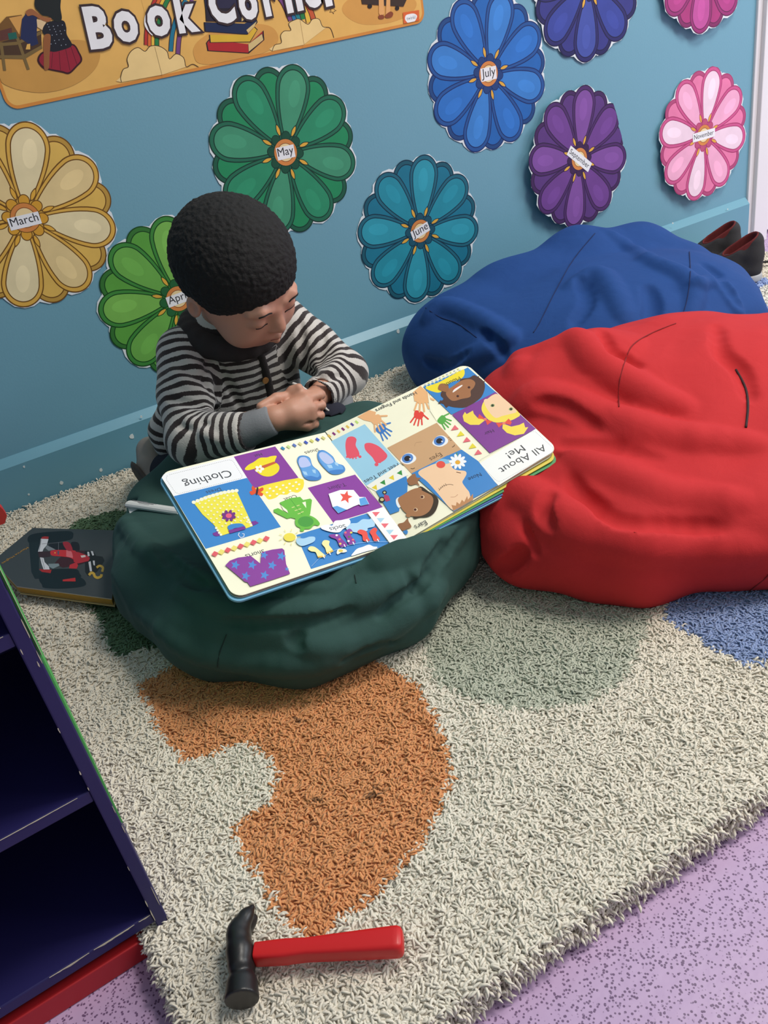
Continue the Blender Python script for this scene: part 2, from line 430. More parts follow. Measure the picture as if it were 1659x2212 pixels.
mb = MB(); mb.box(-2.72, -2.6, -4.2, 0.12, 0.0, 2.6); tag(mb.build('wall_left', M_WALL), kind='structure')
# skirting board with a bevelled top edge
mb = MB()
prof = [(0.0, 0.0), (-0.014, 0.0), (-0.014, 0.1045), (-0.0005, 0.1185), (0.0, 0.1185)]
mb.prism([(-2.6, y, z) for y, z in prof], (2.6 + 1.768, 0, 0), 0)
for q, r in (((305, 900), .0022), ((285, 943), .0042), ((218, 1015), .0032), ((133, 1043), .0030), ((52, 1008), .0018), ((860, 716), .0040), ((777, 776), .0018), ((1453, 482), .0020), ((1572, 452), .0016), ((62, 1068), .002)):
    p = atY(q[0], q[1], -0.0142)
    mb.prism([(p[0] + r * (0.8 + 0.4 * random.random()) * math.cos(t), -0.0146, p[2] + r * (0.9 + 0.5 * random.random()) * math.sin(t)) for t in np.linspace(0, 2 * PI, 7, endpoint=False)], (0, 0.0006, 0), 1)
bb = mb.build('baseboard_back', [M_SKIRT, M_CHIP]); tag(bb, kind='structure')
# white door frame and door leaf right of the blue wall
mb = MB(); mb.box(1.772, 1.787, -0.006, 0.12, 0.0, 2.1); mb.box(1.787, 1.835, -0.016, 0.10, 0.0, 2.1)
tag(mb.build('trim_1', M_WHITE, bevel=0.002), kind='structure')
dr = MB(); dr.box(1.838, 2.62, 0.012, 0.052, 0.012, 2.06)
door = dr.build('door_1', M_WHITE, bevel=0.002, origin=(1.838, 0.012, 0.012)); tag(door, kind='structure')
mb = MB(); mb.box(1.93, 1.955, 0.006, 0.013, 0.26, 0.44); mb.build('door_plate', mat('grey_plastic', (185, 185, 190), 0.4), door)
mb = MB(); mb.box(2.625, 4.4, 0.0, 0.12, 0.0, 2.6); tag(mb.build('wall_right_of_door', M_WHITE), kind='structure').name = 'wall_back_right'
mb = MB(); mb.box(1.772, 2.625, 0.0, 0.12, 2.1, 2.6); tag(mb.build('wall_above_door', M_WALL), kind='structure').name = 'wall_back_above_door'
# metal edging strip across the vinyl right of the rug
mb = MB(); mb.box(1.705, 1.745, -1.1, 0.0, 0.0, 0.004); mb.box(1.718, 1.722, -1.1, 0.0, 0.004, 0.0062)
tag(mb.build('trim_2', mat('worn_aluminium', (170, 168, 172), 0.35, metal=0.6), bevel=0.001), kind='structure')

# ================================================================== THE RUG (thick pile, coloured shapes woven in)
def inpoly(P, x, y):
    P = np.asarray(P)[:, :2]; c = np.zeros(len(x), bool); j = len(P) - 1
    for i in range(len(P)):
        xi, yi = P[i]; xj, yj = P[j]
        m = ((yi > y) != (yj > y)) & (x < (xj - xi) * (y - yi) / (yj - yi + 1e-12) + xi); c ^= m; j = i
    return c
RX0, RX1, RY0, RY1 = -0.048, 1.685, -1.16, -0.018
def fp(pts, s=True):
    P = [atZ(x, y, 0.03)[:2] for x, y in pts]
    return sm(P, 4) if s else P
R_ORANGE = fp([(293, 1478), (388, 1432), (470, 1395), (600, 1375), (828, 1431), (898, 1478), (936, 1543), (968, 1624), (971, 1695), (947, 1754), (909, 1820), (855, 1879), (795, 1950), (735, 1985), (703, 2020), (654, 2028), (632, 2004), (594, 1950), (567, 1901), (529, 1857), (510, 1803), (512, 1771), (546, 1752), (589, 1727), (597, 1684), (589, 1646), (567, 1619), (540, 1602), (491, 1605), (448, 1632), (394, 1646), (350, 1586), (323, 1526)], False)
R_GREEN = fp([(140, 1145), (175, 1120), (250, 1100), (380, 1110), (420, 1260), (380, 1390), (300, 1400), (262, 1416), (235, 1400), (222, 1360), (205, 1325), (160, 1240)], False)
R_SAGE = fp([(900, 1290), (1100, 1240), (1400, 1270), (1392, 1350), (1370, 1420), (1330, 1475), (1260, 1515), (1160, 1532), (1060, 1520), (960, 1480), (930, 1440)])
R_BLUE = fp([(1432, 1330), (1480, 1360), (1560, 1410), (1612, 1436), (1659, 1418), (1900, 1380), (1900, 1200), (1500, 1230)], False)
R_BLUE2 = fp([(1560, 600), (1610, 598), (1659, 600), (1720, 620), (1760, 720), (1700, 800), (1600, 760), (1540, 680)])
R_SPOT = fp([(1640, 622), (1670, 612), (1700, 640), (1690, 668), (1650, 655)])
def rug_color(x, y):
    c = np.tile(np.array(lin((232, 224, 208))[:3]), (len(x), 1))
    warm = 0.5 + 0.5 * np.sin(x * 3.1 + 1.2) * np.cos(y * 2.7)
    c = c * (1 + 0.03 * warm[:, None] * np.array([1, 0.2, -0.8]))
    jx = x + RNG.normal(0, 0.0010, len(x)); jy = y + RNG.normal(0, 0.0010, len(x))
    for P, col in ((R_SAGE, (192, 194, 176)), (R_GREEN, (104, 132, 98)), (R_BLUE, (140, 158, 198)), (R_BLUE2, (156, 176, 220)), (R_SPOT, (236, 232, 220)), (R_ORANGE, (222, 154, 102))):
        c[inpoly(P, jx, jy)] = lin(col)[:3]
    for (px, py, r) in ((812, 1712, .0045), (684, 1727, .004), (852, 1893, .003), (640, 1560, .004), (1255, 1450, .003)):
        q = atZ(px, py, .03); d = np.hypot(x - q[0], y - q[1]); c[d < r] *= 0.35
    return c
def rug_material(name, rough):
    m, nt, b = newmat(name); b.inputs['Roughness'].default_value = rough; b.inputs['Specular IOR Level'].default_value = 0.15
    a = nt.nodes.new('ShaderNodeAttribute'); a.attribute_name = 'yarn'; nt.links.new(a.outputs['Color'], b.inputs['Base Color'])
    b.inputs['Sheen Weight'].default_value = 0.15; return m
M_YARN = rug_material('cotton_yarn', 0.95)
def vnoise(x, y, cell, seed):
    rg = np.random.default_rng(seed); G_ = rg.uniform(-1, 1, (int(2.4 / cell) + 4, int(1.8 / cell) + 4))
    u = (np.asarray(x) + .3) / cell; v = (np.asarray(y) + 1.4) / cell; i = np.floor(u).astype(int); j = np.floor(v).astype(int); a = u - i; b = v - j
    a = a * a * (3 - 2 * a); b = b * b * (3 - 2 * b)
    return (G_[i, j] * (1 - a) + G_[i + 1, j] * a) * (1 - b) + (G_[i, j + 1] * (1 - a) + G_[i + 1, j + 1] * a) * b
def pile_z(x, y):
    r1 = vnoise(x + .2 * y, y - .2 * x, .0062, 1); r2 = vnoise(x, y, .0034, 2); r3 = vnoise(x, y, .018, 3); r4 = vnoise(x, y, .06, 4)
    return 0.0268 + .0016 * (1 - 2 * np.abs(r1)) + .0011 * (1 - 2 * np.abs(r2)) + .0012 * r3 + .0008 * r4
def skew(x, y): return x - .050 * np.clip((y - RY0) / (RY1 - RY0), 0, 1) * (1 - (x - RX0) / (RX1 - RX0))
nx, ny = 960, 640
gx = np.linspace(RX0 + .004, RX1 - .004, nx); gy = np.linspace(RY0 + .004, RY1 - .004, ny)
GX, GY = np.meshgrid(gx, gy, indexing='ij'); GX = skew(GX, GY)
GZ = pile_z(GX, GY)
ed = np.minimum(np.minimum(np.arange(nx), nx - 1 - np.arange(nx))[:, None], np.minimum(np.arange(ny), ny - 1 - np.arange(ny))[None, :])
GZ = GZ - .010 * np.exp(-ed / 2.5)
V = np.stack([GX.ravel(), GY.ravel(), GZ.ravel()], 1); I = np.arange(nx * ny).reshape(nx, ny)
Q = np.stack([I[:-1, :-1].ravel(), I[1:, :-1].ravel(), I[1:, 1:].ravel(), I[:-1, 1:].ravel()], 1)
ring = np.concatenate([I[:, 0], I[-1, 1:], I[-2::-1, -1], I[0, -2:0:-1]]); nb = len(V)
Vb = V[ring].copy(); Vb[:, 2] = 0.001; V = np.concatenate([V, Vb]); rr = np.arange(len(ring))
Q2 = np.stack([ring, nb + rr, nb + (rr + 1) % len(ring), ring[(rr + 1) % len(ring)]], 1)
me = npmesh('rug', V, np.concatenate([Q, Q2]))
at = me.color_attributes.new('yarn', 'FLOAT_COLOR', 'POINT'); c4 = np.ones((len(V), 4), np.float32); c4[:, :3] = rug_color(V[:, 0], V[:, 1]) * 0.97; at.data.foreach_set('color', c4.ravel())
rug = link('rug', me, None, M_YARN, True)
tag(rug, 'thick cream shaggy rug with orange, green and blue woven shapes on purple floor', 'rug')
def tufts(name, n, ln, wd_, zlo, region):
    x = RNG.uniform(region[0], region[1], n); y = RNG.uniform(region[2], region[3], n)
    x = skew(x, y)
    ang = RNG.uniform(0, 2 * PI, n) ; flat = zlo is None
    L = ln * RNG.uniform(0.5, 1.4, n)
    hd = np.stack([np.cos(ang), np.sin(ang), np.zeros(n)], 1); side = np.stack([-np.sin(ang), np.cos(ang), np.zeros(n)], 1)
    curl = RNG.uniform(-1, 1, n); U = np.array([0, 0, 1.0])
    z0 = pile_z(x, y) - .0016 if flat else np.full(n, zlo)
    c0 = np.stack([x, y, z0], 1); rise = RNG.uniform(.0016, .0036, n) if flat else RNG.uniform(.003, .006, n)
    c1 = c0 + hd * (L * .30)[:, None] + U * rise[:, None]
    c2 = c1 + hd * (L * .40)[:, None] + side * (L * .20 * curl)[:, None] + U * (rise * RNG.uniform(-.35, .4, n))[:, None]
    c3 = c2 + hd * (L * .26)[:, None] + side * (L * .26 * curl)[:, None] - U * (rise * RNG.uniform(.2, 1.0, n))[:, None]
    cs = [c0, c1, c2, c3]; rad = [0.6, 1.0, 1.05, 0.35]
    K = 4; Vv = []
    tdir = [c1 - c0, c2 - c0, c3 - c1, c3 - c2]
    for j in range(4):
        t = tdir[j] / (np.linalg.norm(tdir[j], axis=1)[:, None] + 1e-9)
        a = side - (side * t).sum(1)[:, None] * t; a /= np.linalg.norm(a, axis=1)[:, None] + 1e-9; b = np.cross(t, a)
        w = (wd_ * rad[j] * RNG.uniform(0.8, 1.2, n))[:, None]
        for k in range(K):
            th = 2 * PI * k / K; Vv.append(cs[j] + w * (math.cos(th) * a + 0.5 * math.sin(th) * b))
    Vv = np.stack(Vv, 1)   # n,16,3
    Vv[:, :, 2] = np.maximum(Vv[:, :, 2], 0.0008)
    F = []
    for j in range(3):
        for k in range(K):
            k2 = (k + 1) % K; F.append([j * K + k, j * K + k2, (j + 1) * K + k2, (j + 1) * K + k])
    F.append([12, 13, 14, 15]); F = np.array(F)
    FF = (np.arange(n)[:, None, None] * 16 + F[None]).reshape(-1, 4)
    return Vv.reshape(-1, 3), FF, x, y, n
parts = []
parts.append(tufts('a', 170000, 0.0082, 0.00125, None, (RX0, RX1, RY0, RY1)))
parts.append(tufts('b', 90000, 0.0088, 0.00125, None, (RX0, 0.75, RY0, -0.60)))
# overhanging fringe along the edges
for reg in ((RX0, RX1, RY0 - .004, RY0 + .006), (RX0 - .004, RX0 + .006, RY0, RY1)):
    for z in (0.003, 0.009, 0.015, 0.020): parts.append(tufts('c', 2600, 0.0075, 0.0013, z, reg))
Vs, Fs, Cs, off = [], [], [], 0
for Vv, FF, x, y, n in parts:
    c = rug_color(x, y) * (1 + RNG.normal(0, 0.05, n))[:, None]
    Vs.append(Vv); Fs.append(FF + off); off += len(Vv); Cs.append(np.repeat(c, 16, 0))
me = npmesh('carpet_pile', np.concatenate(Vs), np.concatenate(Fs))
at = me.color_attributes.new('yarn', 'FLOAT_COLOR', 'POINT'); c4 = np.ones((off, 4), np.float32); c4[:, :3] = np.clip(np.concatenate(Cs), 0, 1); at.data.foreach_set('color', c4.ravel())
pile = link('carpet_pile', me, rug, M_YARN, True); tag(pile, kind='stuff')

# ================================================================== PAPER FLOWERS ON THE WALL
FR = 0.1430
def petal(L, w, base, r0, n=26):
    """outline of a petal pointing up: narrow at r0, round at L"""
    out = []
    yc = L - w * 1.15
    for t in np.linspace(-0.5 * PI, 0.5 * PI, n): pass
    arc = [(w * math.cos(t), yc + (L - yc) * math.sin(t)) for t in np.linspace(0, PI, n)]
    left = []
    for t in np.linspace(0, 1, 9)[1:]:
        yy = yc + (r0 - yc) * t; k = math.cos(t * PI / 2) ** 0.8
        left.append((-(base + (w - base) * (1 - t ** 1.7)), yy))
    right = [(-x, y) for x, y in left[::-1]]
    return arc + left + right
def flower(name_txt, px_center, center, tip, cols, label, seed, lift=0.0012, curl=(0, 0, 0), lab=None, lab_w=0.05, lab_rot=0.0, lab_off=(0, 0)):
    border, fillA, fillB, back, line_c, bump_c = cols
    c = np.array(center, float)
    if tip is not None:
        t = atY(tip[0], tip[1], 0.0) - c; rot = -math.atan2(t[0], t[2])
    else: rot = -0.2
    root = empty('paper_flower', (c[0], -lift, c[2]), label, 'paper flower', 'month flowers on the blue wall')
    def conv(x, y): return np.array([c[0] + x * FR, -lift, c[2] + y * FR])
    def bend(p):
        x = (p[0] - c[0]) / FR; z = (p[2] - c[2]) / FR; q = p.copy()
        a = x * curl[0] + z * curl[1]; q[1] -= curl[2] * a; return q
    A = Art((c[0], -lift, c[2]), (0, -1, 0), conv, bend if curl[2] else None)
    def R2(P, a): ca, sa = math.cos(a), math.sin(a); return [(ca * x - sa * y, sa * x + ca * y) for x, y in P]
    rg = random.Random(seed)
    # white paper margin, roughly scissored
    for k in range(8):
        for kk, rad in ((0, 0.948), (0.5, 0.918)):
            th = rot + (k + kk) * PI / 4 + PI / 2
            P = [(math.cos(th) * (rad - 0.245) + (0.275 + rg.uniform(-.012, .016)) * math.cos(a), math.sin(th) * (rad - 0.245) + (0.275 + rg.uniform(-.012, .016)) * math.sin(a)) for a in np.linspace(0, 2 * PI, 17, endpoint=False)]
            A.poly(P, (226, 232, 236), 0.0 + 0.00002 * (k % 2) + (0.00004 if kk else 0))
    A.poly(ellp(0, 0, .8, .8), (226, 232, 236), 0.00008)
    l0 = 0.00012
    def layers(a, L, w, col, fill, l0, r0=0.12):
        A.poly(R2(petal(L, w, .05, r0), a), line_c, l0)
        A.poly(R2(petal(L - .014, w - .013, .04, r0), a), col, l0 + .00004)
        A.poly(R2(petal(L - .056, w - .045, .030, r0 + .02), a), line_c, l0 + .00008)
        A.poly(R2(petal(L - .068, w - .057, .022, r0 + .03), a), fill, l0 + .00012)
    dark = tuple(int(v * 0.86) for v in border)
    for k in range(8): layers(rot + (k + .5) * PI / 4 + rg.uniform(-.03, .03), .955 + rg.uniform(-.01, .01), .215, dark, back, l0 + .00001 * (k % 2))
    for k in range(8):
        f = fillA if k % 2 == 0 else fillB
        layers(rot + k * PI / 4, .975, .225, border, f, l0 + .0002 + .00001 * (k % 2))
        # paler blotch inside the printed petal
        m = tuple(min(255, int(v * 1.05) + 3) for v in f)
        A.poly(R2(ellp(rg.uniform(-.03, .03), .66, .075, .15), rot + k * PI / 4), m, l0 + .00035)
    art = A.build('printed_petals', root, M_PRINT)
    B = Art((c[0], -lift, c[2]), (0, -1, 0), conv, bend if curl[2] else None); l1 = l0 + .0004
    for k in range(8):
        B.poly(R2(sm([(0, .34), (.028, .27), (.014, .20), (-.014, .20), (-.028, .27)], 4), rot + (k + .5 + .15) * PI / 4), line_c, l1)
        B.poly(R2(sm([(0, .322), (.019, .268), (.008, .21), (-.008, .21), (-.019, .268)], 4), rot + (k + .5 + .15) * PI / 4), (226, 172, 66), l1 + .00003)
    for k in range(8):
        B.poly(R2(ellp(0, .175, .062, .068), rot + (k + .15) * PI / 4), line_c, l1 + .00006 + .00001 * (k % 2))
        B.poly(R2(ellp(0, .175, .052, .058), rot + (k + .15) * PI / 4), bump_c, l1 + .00009 + .00001 * (k % 2))
    B.poly(ellp(0, 0, .158, .158), line_c, l1 + .00013); B.poly(ellp(0, 0, .15, .15), (214, 135, 70), l1 + .00016)
    B.poly(ellp(0, 0, .108, .108), (140, 80, 40), l1 + .00019); B.poly(ellp(0, 0, .1, .1), (240, 214, 160), l1 + .00022)
    B.build('flower_centre', root, M_PRINT)
    if lab:
        w, hgt, a = lab_w / FR / 2, lab[1] / FR / 2, lab_rot
        P = [(x * math.cos(a) - y * math.sin(a) + lab_off[0], x * math.sin(a) + y * math.cos(a) + lab_off[1]) for x, y in ((-w, -hgt), (w, -hgt), (w, hgt), (-w, hgt))]
        Cc_ = Art((c[0], -lift, c[2]), (0, -1, 0), conv, bend if curl[2] else None); Cc_.poly(P, (238, 238, 242), l1 + .0004)
        yb = -hgt * 0.42; ww = w * 0.88
        a2 = ((-ww) * math.cos(a) - yb * math.sin(a) + lab_off[0], (-ww) * math.sin(a) + yb * math.cos(a) + lab_off[1])
        b2 = ((ww) * math.cos(a) - yb * math.sin(a) + lab_off[0], (ww) * math.sin(a) + yb * math.cos(a) + lab_off[1])
        Cc_.text(name_txt, a2, b2, (45, 45, 50), 0.0, 1.0, l1 + .00048)
        o = Cc_.build('month_label', root, M_PRINT); o['label'] = 'white paper slip reading ' + name_txt
    return root
C_MAR = ((222, 174, 78), (232, 216, 172), (228, 202, 146), (226, 184, 92), (112, 74, 22), (216, 158, 52))
C_APR = ((62, 138, 60), (122, 184, 84), (108, 174, 78), (92, 164, 66), (18, 72, 26), (34, 100, 56))
C_MAY = ((32, 108, 82), (66, 148, 114), (42, 142, 104), (32, 140, 92), (8, 56, 44), (18, 78, 58))
C_JUN = ((30, 104, 126), (46, 152, 174), (36, 142, 164), (24, 118, 146), (6, 48, 70), (22, 82, 104))
C_JUL = ((34, 84, 152), (58, 128, 204), (44, 114, 196), (32, 102, 180), (12, 42, 102), (30, 64, 122))
C_AUG = ((42, 40, 104), (66, 82, 164), (56, 70, 154), (54, 56, 132), (22, 20, 66), (36, 34, 92))
C_SEP = ((74, 36, 100), (124, 76, 154), (108, 62, 140), (88, 52, 122), (42, 18, 62), (58, 26, 74))
C_OCT = ((150, 42, 112), (188, 78, 152), (176, 60, 132), (170, 52, 120), (98, 24, 76), (140, 40, 100))
C_NOV = ((206, 88, 142), (240, 212, 228), (240, 172, 204), (230, 124, 168), (166, 52, 104), (190, 80, 120))
flower('March', None, (0.1577, 0, 0.4784), (130 / 2.074, 230 + 55 / 2.074), C_MAR, 'large cream and yellow paper flower marked March at far left', 1, lab=(0, .0185), lab_w=.048, lab_rot=-.02, lab_off=(-.02, -.03))
flower('April', None, (0.354, 0, 0.289), (241, 670), C_APR, 'light green paper flower half hidden behind the child', 2, lab=(0, .0185), lab_w=.042, lab_rot=.05)
flower('May', None, (0.6100, 0, 0.4756), (639, 132), C_MAY, 'dark green paper flower marked May above the child', 3, lab=(0, .0205), lab_w=.034, lab_rot=-.03)
flower('June', None, (0.8555, 0, 0.2755), (918, 329), C_JUN, 'teal paper flower marked June above the skirting board', 4, lab=(0, .0185), lab_w=.042, lab_rot=.24)
flower('July', None, (1.0504, 0, 0.5202), (1086, -4), C_JUL, 'bright blue paper flower marked July right of the banner', 5, lab=(0, .0225), lab_w=.036, lab_rot=-.02)
b = atY(1272, 138, 0)
flower('August', None, (b[0] + .004, 0, b[2] + FR), (1262, 138), C_AUG, 'navy paper flower cut off by the top edge of the photo', 6, lift=.003, lab=(0, .02), lab_w=.045)
flower('September', None, (1.2546, 0, 0.3215), (1263, 182), C_SEP, 'deep purple paper flower marked September above the blue bean bag', 7, lift=.008, curl=(-.9, -.3, .010), lab=(0, .0200), lab_w=.074, lab_rot=-.70)
b = atY(1512, 77, 0)
flower('October', None, (b[0] + .004, 0, b[2] + FR), (1500, 77), C_OCT, 'magenta paper flower cut off at the top right', 8, lift=.006, curl=(-.2, -.9, .008), lab=(0, .02), lab_w=.045)
flower('November', None, (1.6151, 0, 0.2923), (1544, 143), C_NOV, 'pale pink paper flower marked November beside the door frame', 9, lift=.007, curl=(-.3, -.9, .008), lab=(0, .0185), lab_w=.070, lab_rot=-.02)

# ================================================================== BANNER
ban0 = atY(460, 100, 0)
banner = empty('book_corner_banner', (ban0[0], -0.001, 0.70), 'long orange laminated banner reading Book Corner above the flowers', 'banner')
zb = 0.6262; ztop = 0.805
bl = atY(5, 205, 0)[0]; br = atY(917, 40, 0)[0]
def banner_panel(x0, x1, lift, first=False, last=False):
    r = .018; n = (0, -1, 0)
    A = Art((0, -.0012 - lift, 0), n, lambda x, y: np.array([x, -.0012 - lift, y]))
    def outline(i):
        P = []
        def corner(cx, cz, a0, rr): return [(cx + rr * math.cos(a), cz + rr * math.sin(a)) for a in np.linspace(a0, a0 + PI / 2, 7)]
        P += corner(x1 - r, ztop - r, 0, r - i) if last else [(x1, ztop - i)]
        P += corner(x0 + r, ztop - r, PI / 2, r - i) if first else [(x0, ztop - i)]
        P += corner(x0 + r, zb + r, PI, r - i) if first else [(x0, zb + i)]
        P += corner(x1 - r, zb + r, 1.5 * PI, r - i) if last else [(x1, zb + i)]
        return P
    A.poly(outline(0), (214, 140, 62), 0); A.poly(outline(.0045), (232, 182, 98), .00002)
    return A
s1 = atY(345, 150, 0)[0]; s2 = atY(652, 95, 0)[0]
AP = banner_panel(bl, s1 + .003, 0, first=True); o = AP.build('banner_panel', banner, M_LAMI)
AP = banner_panel(s1, s2 + .003, .0002); o = AP.build('banner_panel', banner, M_LAMI)
AP = banner_panel(s2, br, .0004, last=True); o = AP.build('banner_panel', banner, M_LAMI)
A = Art((0, -.00172, 0), (0, -1, 0)); A.k = 1
def in_banner(x, y):
    q = A.pix(x, y); return np.array([min(max(q[0], bl + .0048), br - .0048), q[1], min(max(q[2], zb + .0048), ztop - .0048)])
A.conv = in_banner
g = lambda x, y: (x / 3.606, y / 3.606)             # enlarged view of the left half
h = lambda x, y: (400 + x / 3.130, y / 3.130)       # enlarged view of the right half
G = lambda L: [g(*p) for p in L]
H = lambda L: [h(*p) for p in L]
A.poly(sm(G([(-200, 520), (0, 640), (150, 700), (350, 720), (560, 670), (720, 560), (780, 440), (740, 350), (600, 310), (300, 330), (0, 300), (-150, 380)])), (204, 152, 76))
A.poly(sm(H([(60, 380), (60, 320), (110, 260), (250, 180), (450, 160), (580, 180), (630, 250), (600, 320), (480, 375), (250, 430), (100, 430)])), (216, 158, 80))
A.poly(sm(H([(1060, 60), (1100, 0), (1200, -40), (1400, -50), (1540, -10), (1560, 50), (1480, 120), (1350, 160), (1200, 165), (1100, 120)])), (216, 158, 80))
# rainbows
def rainbow(paths, w, cols):
    for P, c in zip(paths, cols): A.line(smooth_open(P, 5), w * 1.35, (60, 35, 25)); A.line(smooth_open(P, 5), w, c)
RB = [(186, 52, 48), (224, 110, 52), (236, 190, 70), (40, 130, 70), (30, 120, 150), (120, 70, 130)]
rainbow([G([(1140 + 27 * i, 350 + 8 * i), (1150 + 27 * i, 200), (1210 + 32 * i, 0), (1290 + 30 * i, -60)]) for i in range(4)] + [G([(1330, 400), (1345, 250), (1390, 100), (1450, 0)]), G([(1385, 430), (1400, 270), (1450, 120), (1500, 0)])], 8, RB)
rainbow([H([(620, -40), (670 - 0, 30), (715, 140)]), H([(665, -40), (705, 30), (745, 140)]), H([(700, -40), (735, 40), (775, 140)]), H([(740, -40), (775, 40), (800, 130)]), H([(790, -10), (815, 60), (835, 150)]), H([(820, 20), (850, 80), (870, 140)])], 9, [(120, 70, 130), (40, 120, 170), (30, 130, 140), (40, 130, 70), (236, 190, 70), (200, 90, 50)])
# clouds
def cloud(P, conv, base):
    A.poly([conv(*p) for p in base], (240, 208, 142))
cl1 = G([(945, 640), (940, 600), (960, 540), (1000, 520), (990, 460), (1020, 400), (1075, 370), (1130, 400), (1170, 360), (1240, 360), (1300, 400), (1320, 460), (1370, 420), (1430, 450), (1450, 520), (1500, 500), (1550, 525)])
A.poly(sm(cl1, 2)[:-4] + G([(1270, 598)]), (240, 208, 142)); A.line(smooth_open(cl1, 4), 1.6, (70, 50, 30))
cl2 = H([(588, 345), (605, 305), (650, 290), (645, 240), (670, 210), (715, 205), (700, 160), (740, 135), (775, 130), (830, 165), (860, 130), (905, 130), (930, 180), (980, 190), (1005, 255)])
A.poly(sm(cl2, 2)[:-4] + H([(800, 305)]), (240, 208, 142)); A.line(smooth_open(cl2, 4), 1.4, (70, 50, 30))
A.line(H([(775, 130), (805, 310)]), .8, (150, 110, 60)); A.line(G([(1205, 365), (1265, 600)]), .8, (110, 80, 40))
A.poly(star(*h(997, 70), 8.5, -1.2), (70, 50, 30)); A.poly(star(*h(997, 70), 6.2, -1.2), (236, 186, 100))
# book stack
BS = [([(140, 290), (160, 265), (430, 300), (530, 205), (535, 270), (430, 362), (150, 345)], (180, 40, 44)), ([(425, 300), (520, 225), (530, 268), (428, 355)], (216, 190, 130)),
      ([(160, 235), (430, 235), (470, 180), (490, 200), (440, 285), (165, 290)], (222, 180, 56)), ([(125, 150), (400, 160), (480, 120), (490, 150), (420, 235), (130, 215)], (28, 42, 78)), ([(412, 205), (485, 140), (470, 175), (425, 228)], (216, 190, 130)),
      ([(135, 60), (440, 60), (430, 150), (140, 145)], (40, 34, 50)), ([(120, -60), (440, -60), (440, 62), (135, 62)], (44, 42, 70)), ([(380, 90), (450, 40), (440, 100), (380, 150)], (216, 190, 130))]
for P, c in BS:
    A.poly(H(P), (30, 24, 30)); cx = sum(p[0] for p in P) / len(P); cy = sum(p[1] for p in P) / len(P)
    A.poly(H([(cx + (x - cx) * .96, cy + (y - cy) * .92) for x, y in P]), c)
# low bookcase and kneeling figure with a book
for P, c in (([(-60, 250), (50, 130), (170, 115), (170, 300), (0, 330)], (120, 84, 40)), ([(70, 140), (175, 120), (150, 270)], (214, 158, 84)), ([(0, 330), (320, 235), (325, 380), (180, 445), (0, 460)], (74, 52, 34)),
             ([(0, 335), (130, 325), (320, 240), (325, 265), (130, 350), (0, 360)], (122, 100, 58)), ([(0, 430), (180, 430), (325, 350), (330, 375), (190, 460), (0, 455)], (122, 100, 58)),
             ([(-5, 330), (20, 330), (48, 550), (25, 550)], (122, 100, 58)), ([(120, 290), (145, 290), (232, 540), (210, 545)], (122, 100, 58)), ([(0, 240), (90, 215), (100, 300), (0, 320)], (96, 56, 48)), ([(60, 260), (125, 250), (135, 300), (70, 310)], (30, 96, 84)),
             ([(160, 300), (170, 150), (220, 80), (290, 130), (285, 290), (300, 340), (250, 360)], (34, 44, 84)), ([(285, 150), (365, 160), (330, 235), (290, 210)], (226, 196, 150)), ([(210, 345), (235, 340), (235, 385), (200, 385)], (226, 176, 90))):
    A.poly(G(P), c)
A.poly(sm(G([(290, 470), (320, 410), (400, 390), (560, 340), (620, 410), (640, 470), (600, 520), (540, 575), (480, 565), (380, 545), (330, 530)])), (60, 16, 26)); A.poly(sm(G([(305, 470), (330, 420), (400, 400), (555, 352), (608, 415), (625, 470), (590, 512), (535, 562), (480, 552), (380, 533), (340, 518)])), (150, 32, 52))
for x0, y0, x1, y1 in ((410, 410, 400, 530), (460, 400, 470, 545), (510, 380, 545, 550), (550, 360, 600, 505)): A.line(G([(x0, y0), (x1, y1)]), 1, (84, 18, 34))
A.poly(sm(G([(330, 250), (350, 190), (400, 165), (490, 160), (515, 210), (520, 270), (560, 350), (500, 385), (395, 400), (375, 300)])), (26, 28, 38))
for i in range(22): 
    x = 370 + (i * 53) % 150; y = 190 + (i * 37) % 180; A.poly(ellp(*g(x, y), 1.1, 1.1, n=8), (150, 160, 175))
A.poly(sm(G([(345, 275), (390, 270), (392, 340), (385, 440), (380, 530), (345, 540), (340, 440), (338, 350)])), (150, 92, 52))
A.poly(sm(G([(200, 90), (250, 70), (330, 130), (400, 140), (380, 170), (330, 160), (260, 120), (215, 125)])), (160, 100, 60))
A.poly(sm(G([(275, 60), (270, 10), (300, -60), (460, -60), (470, 60), (480, 150), (440, 170), (380, 130), (330, 120), (300, 90)])), (28, 34, 34))
# child and trolley at the right end
A.poly(H([(1188, -10), (1500, -10), (1475, 45), (1195, 28)]), (60, 44, 36)); A.poly(ellp(*h(1247, 42), 5, 5), (34, 26, 28)); A.poly(ellp(*h(1432, 55), 4.5, 5), (34, 26, 28))
A.poly(H([(1308, -20), (1340, -20), (1345, 95), (1318, 110), (1308, 90)]), (232, 170, 104)); A.poly(H([(1360, -20), (1385, -20), (1385, 90), (1355, 98)]), (232, 170, 104))
A.poly(sm(H([(1305, 108), (1330, 100), (1345, 112), (1340, 126), (1312, 128)])), (140, 70, 40)); A.poly(sm(H([(1350, 105), (1385, 78), (1405, 90), (1395, 115), (1360, 122)])), (140, 70, 40))
A.poly(H([(1470, 85), (1580, 68), (1585, 162), (1478, 178)]), (222, 104, 52))
A.poly(sm(H([(1485, 130), (1490, 105), (1515, 95), (1545, 92), (1565, 105), (1562, 125), (1545, 150), (1515, 160), (1498, 150)])), (240, 240, 240))
A.text('twinkl', h(1497, 137), h(1556, 126), (90, 110, 130), .0)
A.build('banner_picture', banner, M_LAMI)
B = Art((0, -.0030, 0), (0, -1, 0)); B.k = 1
